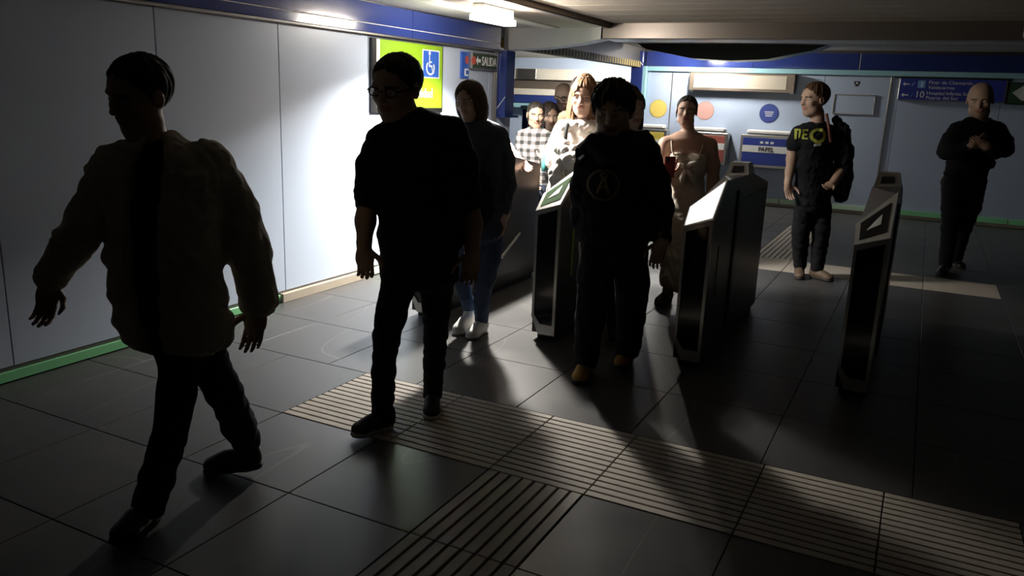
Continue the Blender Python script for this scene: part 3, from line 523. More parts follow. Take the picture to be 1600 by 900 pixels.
 'dress': {'base': [-1.598, 6.181, 0.011], 'head': {'c': [-1.659, 6.151, 1.53], 'h': 0.2298, 'R': [0.974, 0.22, -0.052], 'F': [0.22, -0.976, -0.0], 'U': [0.051, 0.012, 0.999]}, 'neck': [[-1.647, 6.156, 1.444, 0.0466], [-1.635, 6.162, 1.348, 0.0542]], 'skin': [[-1.636, 6.162, 1.353, 0.1132, 0.065], [-1.637, 6.162, 1.31, 0.1676, 0.085], [-1.633, 6.163, 1.212, 0.1633, 0.1], [-1.625, 6.168, 1.104, 0.1441, 0.105]], 'bust': [[-1.673, 6.048, 1.166, 0.0538], [-1.542, 6.114, 1.172, 0.0538]], 'top': [[-1.627, 6.167, 1.183, 0.1536, 0.108], [-1.625, 6.168, 1.104, 0.1491, 0.115], [-1.614, 6.173, 0.991, 0.1273, 0.1], [-1.602, 6.179, 0.816, 0.1557, 0.125], [-1.595, 6.183, 0.613, 0.167, 0.14], [-1.592, 6.184, 0.407, 0.1734, 0.15], [-1.589, 6.185, 0.197, 0.1799, 0.16]], 'arms': [[[-1.784, 6.088, 1.274, 0.0568], [-1.804, 6.077, 1.131, 0.0496], [-1.791, 6.017, 1.003, 0.042], [-1.687, 5.856, 1.062, 0.0311]], [[-1.484, 6.238, 1.277, 0.0642], [-1.454, 6.276, 1.13, 0.0548], [-1.438, 6.284, 0.997, 0.045], [-1.44, 6.204, 0.854, 0.0324]]], 'hands': [{'w': [-1.681, 5.848, 1.072], 'd': [0.43, -0.321, 0.844], 'curl': 0.75, 'thumb': 1, 'size': 0.16}, {'w': [-1.443, 6.203, 0.839], 'd': [-0.046, -0.244, -0.969], 'curl': 0.5, 'thumb': -1, 'size': 0.165}], 'pelvis': None, 'legs': [[[-1.679, 6.141, 0.762, 0.0805], [-1.681, 6.154, 0.453, 0.0612], [-1.695, 6.172, 0.238, 0.049], [-1.702, 6.203, 0.097, 0.0365], [-1.712, 6.237, 0.035, 0.0341]], [[-1.544, 6.208, 0.768, 0.0805], [-1.525, 6.305, 0.448, 0.0619], [-1.53, 6.413, 0.216, 0.0501], [-1.557, 6.53, 0.053, 0.0378]]], 'shoes': [{'heel': [-1.702, 6.301, 0.0], 'toe': [-1.74, 6.055, 0], 'w': 0.042}, {'heel': [-1.564, 6.595, 0.0], 'toe': [-1.536, 6.348, 0], 'w': 0.042}], 'S': [0.929, 0.37, 0.0], 'B': [-0.37, 0.929, 0.0], 'IR': [0.893, 0.449, 0.0], 'pts': {'phone': [-1.652, 5.784, 1.13], 'strap_a': [[-1.741, 6.131, 1.334], [-1.726, 6.038, 1.299], [-1.706, 6.004, 1.239], [-1.676, 6.002, 1.188]], 'strap_b': [[-1.538, 6.234, 1.333], [-1.508, 6.148, 1.298], [-1.507, 6.104, 1.242], [-1.52, 6.08, 1.195]], 'bow_a': [[-1.593, 6.027, 1.115], [-1.56, 6.021, 1.147], [-1.529, 6.036, 1.148], [-1.515, 6.066, 1.119]], 'bow_b': [[-1.592, 6.027, 1.106], [-1.615, 5.994, 1.135], [-1.643, 5.99, 1.133], [-1.655, 6.007, 1.102]], 'bow_c': [[-1.588, 6.03, 1.106], [-1.56, 6.032, 1.069], [-1.542, 6.052, 1.03], [-1.529, 6.07, 0.991]], 'bow_d': [[-1.596, 6.025, 1.106], [-1.604, 6.01, 1.067], [-1.613, 6.017, 1.037], [-1.612, 6.028, 0.997]]}},
 'tee': {'base': [-0.777, 7.915, -0.007], 'head': {'c': [-0.954, 7.826, 1.662], 'h': 0.3066, 'R': [0.703, -0.711, 0.0], 'F': [-0.709, -0.702, -0.07], 'U': [-0.05, -0.049, 0.998]}, 'neck': [[-0.916, 7.845, 1.55, 0.0581], [-0.903, 7.852, 1.437, 0.067]], 'top': [[-0.9, 7.853, 1.454, 0.0932, 0.06], [-0.903, 7.852, 1.414, 0.1546, 0.09], [-0.905, 7.851, 1.27, 0.1758, 0.115], [-0.89, 7.858, 1.067, 0.1799, 0.12], [-0.871, 7.867, 0.832, 0.1723, 0.12], [-0.862, 7.872, 0.725, 0.1699, 0.12]], 'arms': [[[-1.051, 7.777, 1.362, 0.0643], [-1.078, 7.764, 1.268, 0.0586], [-1.078, 7.763, 1.129, 0.0471], [-1.079, 7.741, 1.013, 0.0383], [-1.08, 7.717, 0.909, 0.0324]], [[-0.76, 7.923, 1.374, 0.0642], [-0.672, 7.99, 1.192, 0.0589], [-0.644, 7.982, 1.066, 0.0501], [-0.698, 7.787, 0.941, 0.0377]]], 'hands': [{'w': [-1.08, 7.718, 0.903], 'd': [0.211, 0.007, -0.977], 'curl': 0.6, 'thumb': 1, 'size': 0.18}, {'w': [-0.701, 7.763, 0.937], 'd': [-0.51, -0.763, -0.398], 'curl': 0.7, 'thumb': 1, 'size': 0.17}], 'pelvis': [[-0.868, 7.869, 0.784, 0.1696, 0.11], [-0.857, 7.875, 0.683, 0.1702, 0.115]], 'legs': [[[-0.929, 7.838, 0.68, 0.0896], [-0.934, 7.871, 0.494, 0.0845], [-0.935, 7.934, 0.331, 0.0763], [-0.921, 8.023, 0.106, 0.062]], [[-0.78, 7.913, 0.686, 0.0896], [-0.765, 7.916, 0.507, 0.084], [-0.76, 7.949, 0.35, 0.0756], [-0.76, 7.99, 0.12, 0.0643]]], 'shoes': [{'heel': [-0.932, 8.087, 0.0], 'toe': [-0.884, 7.801, 0], 'w': 0.05}, {'heel': [-0.818, 8.02, 0.0], 'toe': [-0.6, 7.907, 0], 'w': 0.05}], 'S': [0.802, 0.598, 0.0], 'B': [-0.598, 0.802, 0.0], 'IR': [0.893, 0.449, 0.0], 'pts': {'print': [-0.899, 7.719, 1.349], 'jacket': [[-0.759, 7.924, 1.5, 0.035], [-0.696, 7.978, 1.393, 0.059], [-0.66, 7.974, 1.193, 0.082], [-0.646, 7.981, 0.989, 0.089], [-0.635, 7.986, 0.812, 0.071]], 'strap': [[-0.834, 7.808, 1.542], [-0.793, 7.761, 1.421], [-0.763, 7.776, 1.298]]}},
 'dark': {'base': [0.406, 9.047, -0.003], 'head': {'c': [0.402, 9.045, 1.719], 'h': 0.3321, 'R': [0.996, -0.068, 0.051], 'F': [-0.056, -0.977, -0.208], 'U': [-0.064, -0.204, 0.977]}, 'neck': [[0.427, 9.058, 1.594, 0.0679], [0.424, 9.056, 1.472, 0.0806]], 'top': [[0.417, 9.053, 1.533, 0.1454, 0.07], [0.422, 9.055, 1.484, 0.2354, 0.1], [0.433, 9.061, 1.308, 0.2553, 0.12], [0.412, 9.05, 1.121, 0.2505, 0.125], [0.394, 9.041, 1.015, 0.2388, 0.125]], 'arms': [[[0.242, 8.965, 1.428, 0.0776], [0.192, 8.94, 1.316, 0.0716], [0.172, 8.907, 1.224, 0.0654], [0.272, 8.812, 1.24, 0.0582], [0.384, 8.79, 1.308, 0.0454]], [[0.6, 9.145, 1.443, 0.0806], [0.673, 9.182, 1.336, 0.0747], [0.695, 9.17, 1.264, 0.0684], [0.605, 8.98, 1.242, 0.0582], [0.503, 8.827, 1.302, 0.0453]]], 'hands': [{'w': [0.388, 8.781, 1.315], 'd': [0.77, 0.144, 0.621], 'curl': 0.5, 'thumb': 1, 'size': 0.18}, {'w': [0.496, 8.813, 1.308], 'd': [-0.751, -0.545, 0.373], 'curl': 0.7, 'thumb': -1, 'size': 0.18}], 'pelvis': [[0.388, 9.038, 1.164, 0.2189, 0.11], [0.382, 9.035, 0.952, 0.214, 0.12]], 'legs': [[[0.295, 8.991, 0.929, 0.1134], [0.318, 9.027, 0.707, 0.1018], [0.33, 9.078, 0.476, 0.0804], [0.347, 9.143, 0.052, 0.0623]], [[0.474, 9.081, 0.937, 0.1134], [0.473, 9.166, 0.675, 0.1025], [0.457, 9.356, 0.434, 0.0824], [0.442, 9.604, 0.026, 0.065]]], 'shoes': [{'heel': [0.357, 9.207, 0.0], 'toe': [0.31, 8.911, 0], 'w': 0.05}, {'heel': [0.412, 9.662, 0.0], 'toe': [0.525, 9.445, 0], 'w': 0.05}], 'S': [0.802, 0.598, 0.0], 'B': [-0.598, 0.802, 0.0], 'IR': [0.893, 0.449, 0.0], 'pts': {}},
 'plaid': {'base': [-3.393, 7.193, 0.0], 'head': {'c': [-3.424, 7.177, 1.42], 'h': 0.2498, 'R': [0.822, 0.569, 0.0], 'F': [0.564, -0.814, -0.139], 'U': [0.079, -0.114, 0.99]}, 'neck': [[-3.415, 7.182, 1.332, 0.0426], [-3.406, 7.186, 1.261, 0.0502]], 'top': [[-3.418, 7.18, 1.285, 0.0941, 0.06], [-3.422, 7.178, 1.241, 0.1507, 0.085], [-3.416, 7.181, 1.08, 0.1577, 0.105], [-3.407, 7.185, 0.861, 0.1524, 0.11], [-3.398, 7.19, 0.639, 0.1534, 0.115]], 'arms': [[[-3.539, 7.119, 1.199, 0.0566], [-3.569, 7.126, 1.01, 0.0507], [-3.494, 7.075, 0.849, 0.0441], [-3.395, 7.023, 0.786, 0.0312]], [[-3.303, 7.238, 1.209, 0.0566], [-3.272, 7.253, 1.024, 0.0506], [-3.242, 7.157, 0.888, 0.0407], [-3.238, 7.047, 0.994, 0.0308]]], 'hands': [{'w': [-3.385, 7.017, 0.781], 'd': [0.809, 0.077, -0.582], 'curl': 0.5, 'thumb': 1, 'size': 0.16}, {'w': [-3.234, 7.037, 1.007], 'd': [-0.13, -0.214, 0.968], 'curl': 0.8, 'thumb': -1, 'size': 0.16}], 'pelvis': [[-3.397, 7.19, 0.741, 0.153, 0.115], [-3.393, 7.193, 0.639, 0.1534, 0.12]], 'legs': [[[-3.461, 7.158, 0.636, 0.085], [-3.466, 7.169, 0.348, 0.0621], [-3.476, 7.189, 0.044, 0.0452]], [[-3.324, 7.227, 0.642, 0.085], [-3.329, 7.238, 0.351, 0.0621], [-3.339, 7.259, 0.044, 0.0452]]], 'shoes': [{'heel': [-3.505, 7.247, 0.0], 'toe': [-3.394, 7.024, 0], 'w': 0.043}, {'heel': [-3.368, 7.317, 0.0], 'toe': [-3.257, 7.093, 0], 'w': 0.043}], 'S': [0.893, 0.449, 0.0], 'B': [-0.449, 0.893, 0.0], 'IR': [0.893, 0.449, 0.0], 'pts': {'bottle': [-3.223, 6.998, 1.022]}},
 'white': {'base': [-2.522, 6.231, 0.0], 'head': {'c': [-2.545, 6.22, 1.6], 'h': 0.2984, 'R': [0.973, 0.223, -0.052], 'F': [0.219, -0.973, -0.07], 'U': [0.066, -0.056, 0.996]}, 'neck': [[-2.535, 6.225, 1.496, 0.0491], [-2.525, 6.229, 1.406, 0.058]], 'top': [[-2.522, 6.231, 1.427, 0.0948, 0.065], [-2.524, 6.23, 1.38, 0.1741, 0.09], [-2.53, 6.227, 1.229, 0.2016, 0.13], [-2.534, 6.225, 1.071, 0.2001, 0.15], [-2.524, 6.23, 0.912, 0.1824, 0.13]], 'arms': [[[-2.668, 6.158, 1.338, 0.0845], [-2.718, 6.133, 1.185, 0.085], [-2.703, 6.084, 1.083, 0.0741], [-2.535, 5.978, 1.162, 0.0515]], [[-2.376, 6.305, 1.35, 0.0792], [-2.33, 6.362, 1.184, 0.0694], [-2.31, 6.271, 1.069, 0.0582], [-2.41, 6.019, 1.107, 0.0463]]], 'hands': [{'w': [-2.523, 5.973, 1.173], 'd': [0.834, 0.151, 0.531], 'curl': 0.5, 'thumb': 1, 'size': 0.165}, {'w': [-2.411, 6.007, 1.113], 'd': [-0.726, -0.543, 0.422], 'curl': 0.5, 'thumb': -1, 'size': 0.165}], 'pelvis': [[-2.527, 6.229, 0.971, 0.1606, 0.115], [-2.522, 6.231, 0.885, 0.1611, 0.12]], 'legs': [[[-2.594, 6.195, 0.882, 0.085], [-2.599, 6.206, 0.483, 0.0621], [-2.607, 6.227, 0.063, 0.0452]], [[-2.45, 6.267, 0.888, 0.085], [-2.455, 6.279, 0.487, 0.0621], [-2.463, 6.3, 0.063, 0.0452]]], 'shoes': [{'heel': [-2.635, 6.286, 0.0], 'toe': [-2.527, 6.061, 0], 'w': 0.043}, {'heel': [-2.491, 6.359, 0.0], 'toe': [-2.383, 6.133, 0], 'w': 0.043}], 'S': [0.893, 0.449, 0.0], 'B': [-0.449, 0.893, 0.0], 'IR': [0.893, 0.449, 0.0], 'pts': {'bundle': [[-2.607, 6.009, 1.197, 0.078], [-2.518, 6.009, 1.12, 0.088], [-2.44, 6.049, 1.124, 0.083], [-2.39, 6.096, 1.176, 0.067]], 'tail': [[-2.623, 5.979, 1.115, 0.052], [-2.645, 5.968, 0.99, 0.047], [-2.671, 5.966, 0.842, 0.042]], 'strap': [[-2.634, 6.175, 1.407], [-2.616, 6.083, 1.378], [-2.602, 6.034, 1.308], [-2.594, 6.016, 1.218]]}},
 'bald': {'base': [-3.643, 8.466, 0.0], 'head': {'c': [-3.687, 8.443, 1.6], 'h': 0.3019, 'R': [0.66, 0.751, 0.0], 'F': [0.729, -0.64, -0.242], 'U': [0.182, -0.16, 0.97]}, 'neck': [[-3.676, 8.449, 1.494, 0.0551], [-3.665, 8.455, 1.397, 0.065]], 'top': [[-3.673, 8.451, 1.424, 0.1155, 0.07], [-3.67, 8.452, 1.375, 0.2314, 0.1], [-3.66, 8.457, 1.155, 0.2473, 0.12], [-3.648, 8.463, 0.903, 0.2342, 0.13]], 'arms': [[[-3.836, 8.369, 1.326, 0.0796], [-3.866, 8.354, 1.11, 0.0728], [-3.838, 8.312, 0.934, 0.0582], [-3.715, 8.262, 0.852, 0.0433]], [[-3.5, 8.538, 1.34, 0.0796], [-3.451, 8.563, 1.128, 0.0728], [-3.422, 8.521, 0.952, 0.0582], [-3.457, 8.391, 0.863, 0.0433]]], 'hands': [{'w': [-3.704, 8.256, 0.846], 'd': [0.956, 0.161, -0.246], 'curl': 0.5, 'thumb': 1, 'size': 0.18}, {'w': [-3.46, 8.379, 0.856], 'd': [-0.686, -0.658, -0.311], 'curl': 0.5, 'thumb': -1, 'size': 0.18}], 'pelvis': [[-3.648, 8.463, 0.91, 0.1756, 0.115], [-3.643, 8.466, 0.794, 0.1762, 0.12]], 'legs': [[[-3.722, 8.426, 0.791, 0.085], [-3.727, 8.437, 0.433, 0.0621], [-3.736, 8.458, 0.057, 0.0452]], [[-3.564, 8.505, 0.798, 0.085], [-3.569, 8.517, 0.437, 0.0621], [-3.578, 8.538, 0.058, 0.0452]]], 'shoes': [{'heel': [-3.765, 8.516, 0.0], 'toe': [-3.654, 8.292, 0], 'w': 0.043}, {'heel': [-3.606, 8.596, 0.0], 'toe': [-3.497, 8.371, 0], 'w': 0.043}], 'S': [0.893, 0.449, 0.0], 'B': [-0.449, 0.893, 0.0], 'IR': [0.893, 0.449, 0.0], 'pts': {}},
 'dark2': {'base': [-2.756, 6.785, 0.0], 'head': {'c': [-2.79, 6.768, 1.639], 'h': 0.2677, 'R': [0.958, 0.287, 0.0], 'F': [0.286, -0.953, -0.105], 'U': [0.03, -0.1, 0.995]}, 'neck': [[-2.78, 6.773, 1.545, 0.0437], [-2.771, 6.777, 1.472, 0.0515]], 'top': [[-2.783, 6.772, 1.494, 0.0916, 0.07], [-2.78, 6.773, 1.45, 0.172, 0.1], [-2.77, 6.778, 1.252, 0.1846, 0.12], [-2.76, 6.783, 1.053, 0.1742, 0.13]], 'arms': [[[-2.912, 6.707, 1.405, 0.0631], [-2.929, 6.698, 1.234, 0.0577], [-2.922, 6.702, 1.075, 0.0464], [-2.88, 6.667, 0.947, 0.0347]], [[-2.645, 6.841, 1.416, 0.0631], [-2.61, 6.859, 1.248, 0.0577], [-2.601, 6.863, 1.088, 0.0464], [-2.591, 6.812, 0.96, 0.0347]]], 'hands': [{'w': [-2.88, 6.667, 0.936], 'd': [0.201, -0.02, -0.979], 'curl': 0.5, 'thumb': 1, 'size': 0.18}, {'w': [-2.591, 6.812, 0.948], 'd': [-0.017, -0.13, -0.991], 'curl': 0.5, 'thumb': -1, 'size': 0.18}], 'pelvis': [[-2.761, 6.783, 1.076, 0.1393, 0.115], [-2.756, 6.785, 0.984, 0.1397, 0.12]], 'legs': [[[-2.819, 6.754, 0.981, 0.085], [-2.824, 6.765, 0.538, 0.0621], [-2.832, 6.786, 0.071, 0.0452]], [[-2.694, 6.816, 0.986, 0.085], [-2.699, 6.828, 0.54, 0.0621], [-2.707, 6.849, 0.072, 0.0452]]], 'shoes': [{'heel': [-2.861, 6.844, 0.0], 'toe': [-2.751, 6.62, 0], 'w': 0.043}, {'heel': [-2.735, 6.908, 0.0], 'toe': [-2.627, 6.682, 0], 'w': 0.043}], 'S': [0.893, 0.449, 0.0], 'B': [-0.449, 0.893, 0.0], 'IR': [0.893, 0.449, 0.0], 'pts': {}},
 'behind': {'base': [-1.694, 5.081, 0.0], 'head': {'c': [-1.731, 5.062, 1.535], 'h': 0.2409, 'R': [0.62, 0.785, 0.0], 'F': [0.78, -0.616, -0.105], 'U': [0.082, -0.065, 0.995]}, 'neck': [[-1.722, 5.066, 1.451, 0.0354], [-1.714, 5.071, 1.377, 0.0418]], 'top': [[-1.722, 5.066, 1.393, 0.0752, 0.06], [-1.725, 5.065, 1.356, 0.1319, 0.085], [-1.716, 5.07, 1.207, 0.1328, 0.105], [-1.706, 5.075, 1.022, 0.1275, 0.11], [-1.698, 5.079, 0.842, 0.1242, 0.115]], 'arms': [[[-1.823, 5.016, 1.323, 0.044], [-1.838, 5.031, 1.141, 0.0403], [-1.793, 4.986, 1.005, 0.0338], [-1.71, 4.938, 0.949, 0.0271]], [[-1.628, 5.114, 1.331, 0.044], [-1.601, 5.127, 1.161, 0.0401], [-1.594, 5.086, 1.013, 0.0338], [-1.613, 4.987, 0.954, 0.0271]]], 'hands': [{'w': [-1.703, 4.931, 0.947], 'd': [0.908, 0.007, -0.418], 'curl': 0.5, 'thumb': 1, 'size': 0.165}, {'w': [-1.614, 4.975, 0.951], 'd': [-0.551, -0.7, -0.454], 'curl': 0.5, 'thumb': -1, 'size': 0.165}], 'pelvis': [[-1.698, 5.079, 0.902, 0.1154, 0.115], [-1.694, 5.081, 0.834, 0.1157, 0.12]], 'legs': [[[-1.745, 5.055, 0.831, 0.085], [-1.749, 5.067, 0.454, 0.0621], [-1.756, 5.088, 0.057, 0.0453]], [[-1.642, 5.107, 0.836, 0.085], [-1.646, 5.119, 0.457, 0.0621], [-1.653, 5.14, 0.057, 0.0453]]], 'shoes': [{'heel': [-1.784, 5.147, 0.0], 'toe': [-1.678, 4.921, 0], 'w': 0.043}, {'heel': [-1.681, 5.199, 0.0], 'toe': [-1.575, 4.973, 0], 'w': 0.043}], 'S': [0.893, 0.449, 0.0], 'B': [-0.449, 0.893, 0.0], 'IR': [0.893, 0.449, 0.0], 'pts': {}},
 'grey': {'base': [-3.485, 7.706, 0.0], 'head': {'c': [-3.514, 7.691, 1.4], 'h': 0.2789, 'R': [0.747, 0.665, 0.0], 'F': [0.659, -0.739, -0.139], 'U': [0.093, -0.104, 0.99]}, 'neck': [[-3.504, 7.696, 1.302, 0.0453], [-3.494, 7.701, 1.225, 0.0534]], 'top': [[-3.505, 7.696, 1.251, 0.09, 0.06], [-3.506, 7.695, 1.205, 0.1736, 0.085], [-3.498, 7.699, 1.02, 0.1745, 0.105], [-3.487, 7.705, 0.787, 0.1621, 0.11]], 'arms': [[[-3.635, 7.63, 1.16, 0.0602], [-3.658, 7.619, 0.973, 0.0538], [-3.646, 7.625, 0.827, 0.0472], [-3.595, 7.594, 0.699, 0.0337]], [[-3.373, 7.762, 1.171, 0.0601], [-3.334, 7.782, 0.987, 0.0537], [-3.333, 7.782, 0.84, 0.0472], [-3.331, 7.727, 0.71, 0.0337]]], 'hands': [{'w': [-3.595, 7.594, 0.692], 'd': [0.212, -0.012, -0.977], 'curl': 0.5, 'thumb': 1, 'size': 0.165}, {'w': [-3.331, 7.727, 0.703], 'd': [-0.039, -0.138, -0.99], 'curl': 0.5, 'thumb': -1, 'size': 0.165}], 'pelvis': [[-3.489, 7.704, 0.827, 0.135, 0.115], [-3.485, 7.706, 0.719, 0.1354, 0.12]], 'legs': [[[-3.545, 7.676, 0.717, 0.085], [-3.55, 7.687, 0.392, 0.0621], [-3.56, 7.708, 0.051, 0.0452]], [[-3.424, 7.736, 0.722, 0.085], [-3.429, 7.748, 0.395, 0.0621], [-3.438, 7.769, 0.051, 0.0452]]], 'shoes': [{'heel': [-3.589, 7.766, 0.0], 'toe': [-3.478, 7.542, 0], 'w': 0.043}, {'heel': [-3.466, 7.827, 0.0], 'toe': [-3.357, 7.602, 0], 'w': 0.043}], 'S': [0.893, 0.449, 0.0], 'B': [-0.449, 0.893, 0.0], 'IR': [0.893, 0.449, 0.0], 'pts': {}},
 'hidden': {'base': [-3.497, 6.189, 0.0], 'head': {'c': [-3.528, 6.173, 1.522], 'h': 0.2559, 'R': [0.979, 0.203, 0.0], 'F': [0.202, -0.974, -0.105], 'U': [0.021, -0.102, 0.995]}, 'neck': [[-3.521, 6.176, 1.433, 0.0474], [-3.514, 6.18, 1.359, 0.0559]], 'top': [[-3.52, 6.177, 1.381, 0.0894, 0.065], [-3.509, 6.183, 1.338, 0.1679, 0.09], [-3.499, 6.188, 1.145, 0.1746, 0.11], [-3.493, 6.191, 0.893, 0.1648, 0.115]], 'arms': [[[-3.628, 6.123, 1.278, 0.0617], [-3.664, 6.105, 1.082, 0.0565], [-3.651, 6.111, 0.914, 0.0454], [-3.612, 6.097, 0.76, 0.0341]], [[-3.377, 6.249, 1.283, 0.0617], [-3.282, 6.207, 1.201, 0.0528], [-3.189, 6.164, 1.154, 0.0441], [-3.062, 6.116, 1.072, 0.0327]]], 'hands': [{'w': [-3.612, 6.097, 0.748], 'd': [0.142, -0.018, -0.99], 'curl': 0.5, 'thumb': 1, 'size': 0.18}, {'w': [-3.057, 6.119, 1.067], 'd': [0.817, -0.029, -0.576], 'curl': 0.35, 'thumb': -1, 'size': 0.175}], 'pelvis': [[-3.499, 6.188, 0.926, 0.1475, 0.115], [-3.497, 6.189, 0.836, 0.148, 0.12]], 'legs': [[[-3.563, 6.155, 0.833, 0.085], [-3.569, 6.166, 0.456, 0.0621], [-3.581, 6.186, 0.059, 0.0452]], [[-3.431, 6.222, 0.839, 0.085], [-3.437, 6.233, 0.459, 0.0621], [-3.448, 6.252, 0.06, 0.0452]]], 'shoes': [{'heel': [-3.611, 6.244, 0.0], 'toe': [-3.495, 6.021, 0], 'w': 0.043}, {'heel': [-3.478, 6.31, 0.0], 'toe': [-3.363, 6.088, 0], 'w': 0.043}], 'S': [0.893, 0.449, 0.0], 'B': [-0.449, 0.893, 0.0], 'IR': [0.893, 0.449, 0.0], 'pts': {}}
}

# ------------------------------------------------------------------ people: signed-distance bodies, one continuous surface each
class Vox:
    def __init__(s, lo, hi, coarse, fine=None, zones=()):
        def ax(i):
            out = [lo[i]]
            while out[-1] < hi[i]:
                p = out[-1]; f = any(z0[i] - coarse <= p <= z1[i] for z0, z1 in zones)
                out.append(p + (fine if f else coarse))
            return np.array(out, np.float32)
        s.x, s.y, s.z = ax(0), ax(1), ax(2)
        s.F = np.full((len(s.x), len(s.y), len(s.z)), 0.5, np.float32); s.c = coarse
    def win(s, lo, hi):
        sl = []
        for a, l, h in zip((s.x, s.y, s.z), lo, hi):
            sl.append(slice(max(0, int(np.searchsorted(a, l)) - 1), int(np.searchsorted(a, h)) + 1))
        sl = tuple(sl)
        return sl, s.x[sl[0]][:, None, None], s.y[sl[1]][None, :, None], s.z[sl[2]][None, None, :]
    def put(s, sl, d, k, op='add'):
        a = s.F[sl]
        if op == 'add':
            if k > 0:
                h = np.maximum(k - np.abs(a - d), 0) / k; s.F[sl] = np.minimum(a, d) - h * h * k * 0.25
            else: s.F[sl] = np.minimum(a, d)
        else:
            d = -d
            if k > 0:
                h = np.maximum(k - np.abs(a - d), 0) / k; s.F[sl] = np.maximum(a, d) + h * h * k * 0.25
            else: s.F[sl] = np.maximum(a, d)
    def cone(s, a, b, ra, rb, k=0.02, op='add'):
        a, b = np.array(a, float), np.array(b, float); pad = max(ra, rb) + k + 3 * s.c
        sl, X, Y, Z = s.win(np.minimum(a, b) - pad, np.maximum(a, b) + pad)
        w_ = b - a; L = max(float(w_ @ w_), 1e-9)
        t = np.clip(((X - a[0]) * w_[0] + (Y - a[1]) * w_[1] + (Z - a[2]) * w_[2]) / L, 0, 1)
        d = np.sqrt((X - a[0] - t * w_[0])**2 + (Y - a[1] - t * w_[1])**2 + (Z - a[2] - t * w_[2])**2) - (ra + (rb - ra) * t)
        s.put(sl, d, k, op)
    def chain(s, L, k=0.02, scale=1.0, grow=0.0):
        for p, q in zip(L[:-1], L[1:]): s.cone(p[:3], q[:3], p[3] * scale + grow, q[3] * scale + grow, k)
    def ell(s, c, ax, r, k=0.02, op='add'):
        c = np.array(c, float); m = max(r); pad = m + k + 3 * s.c
        sl, X, Y, Z = s.win(c - pad, c + pad)
        l = [((X - c[0]) * e[0] + (Y - c[1]) * e[1] + (Z - c[2]) * e[2]) for e in ax]
        k0 = np.sqrt(sum((q / rr)**2 for q, rr in zip(l, r))); k1 = np.sqrt(sum((q / rr**2)**2 for q, rr in zip(l, r))) + 1e-9
        s.put(sl, k0 * (k0 - 1) / k1, k, op)
    def torso(s, T, S, B, k=0.03, grow=0.0, sw=1.0, sd=1.0, op='add'):
        S, B = np.array(S, float), np.array(B, float); N = np.cross(S, B)
        for p, q in zip(T[:-1], T[1:]):
            a, b = np.array(p[:3]), np.array(q[:3]); m = max(p[3], q[3], p[4], q[4]) + grow; pad = m + k + 3 * s.c
            sl, X, Y, Z = s.win(np.minimum(a, b) - pad, np.maximum(a, b) + pad)
            w_ = b - a; L = float(w_ @ w_)
            t = np.clip(((X - a[0]) * w_[0] + (Y - a[1]) * w_[1] + (Z - a[2]) * w_[2]) / L, 0, 1)
            qx, qy, qz = X - a[0] - t * w_[0], Y - a[1] - t * w_[1], Z - a[2] - t * w_[2]
            rw = (p[3] + (q[3] - p[3]) * t) * sw + grow; rd = (p[4] + (q[4] - p[4]) * t) * sd + grow; rm = 0.55 * np.minimum(rw, rd)
            u, v, h = (qx * e[0] + qy * e[1] + qz * e[2] for e in (S, B, N))
            d = (np.sqrt((u / rw)**2 + (v / rd)**2 + (h / rm)**2) - 1) * np.minimum(rw, rd)
            s.put(sl, d, k, op)
    def below(s, z0, lo=None, hi=None):
        """keep only what is above the level z0"""
        s.F[:] = np.maximum(s.F, (z0 - s.z)[None, None, :])
    def above(s, z1): s.F[:] = np.maximum(s.F, (s.z - z1)[None, None, :])
    def mesh(s, name, smooth_iter=1, wrinkle=0.0, wl=0.09, seed=0):
        F = s.F; ins = F < 0; nx, ny, nz = F.shape; ax = (s.x, s.y, s.z)
        quads = []; ids = []; pos = []
        cid = lambda i, j, k: (i * ny + j) * nz + k
        for d in range(3):
            A = [slice(None)] * 3; B = [slice(None)] * 3; A[d] = slice(0, -1); B[d] = slice(1, None)
            e = np.argwhere(ins[tuple(A)] != ins[tuple(B)])
            o1, o2 = (d + 1) % 3, (d + 2) % 3
            e = e[(e[:, o1] > 0) & (e[:, o2] > 0) & (e[:, o1] < F.shape[o1] - 1) & (e[:, o2] < F.shape[o2] - 1)]
            e2 = e.copy(); e2[:, d] += 1
            fa, fb = F[tuple(e.T)], F[tuple(e2.T)]; t = fa / (fa - fb)
            P = np.stack([ax[i][e[:, i]] for i in range(3)], 1).astype(np.float64); P[:, d] += t * (ax[d][e2[:, d]] - ax[d][e[:, d]])
            cs = []
            for du, dv in ((-1, -1), (0, -1), (0, 0), (-1, 0)):
                c = e.copy(); c[:, o1] += du; c[:, o2] += dv; cs.append(cid(c[:, 0], c[:, 1], c[:, 2]))
            Q = np.stack(cs, 1); fl = ~ins[tuple(e.T)]; Q[fl] = Q[fl][:, ::-1]
            quads.append(Q)
            for c in cs: ids.append(c); pos.append(P)
        Q = np.concatenate(quads); I = np.concatenate(ids); P = np.concatenate(pos)
        u, inv = np.unique(I, return_inverse=True); n = len(u); cnt = np.bincount(inv, minlength=n)
        V = np.stack([np.bincount(inv, P[:, i], minlength=n) / cnt for i in range(3)], 1)
        Q = np.searchsorted(u, Q)
        for _ in range(smooth_iter):
            ac = np.zeros_like(V); c2 = np.zeros(n)
            for a, b in ((0, 1), (1, 2), (2, 3), (3, 0)):
                for i, j in ((a, b), (b, a)):
                    c2 += np.bincount(Q[:, i], minlength=n)
                    for q in range(3): ac[:, q] += np.bincount(Q[:, i], V[Q[:, j], q], minlength=n)
            V = 0.5 * V + 0.5 * ac / np.maximum(c2, 1)[:, None]
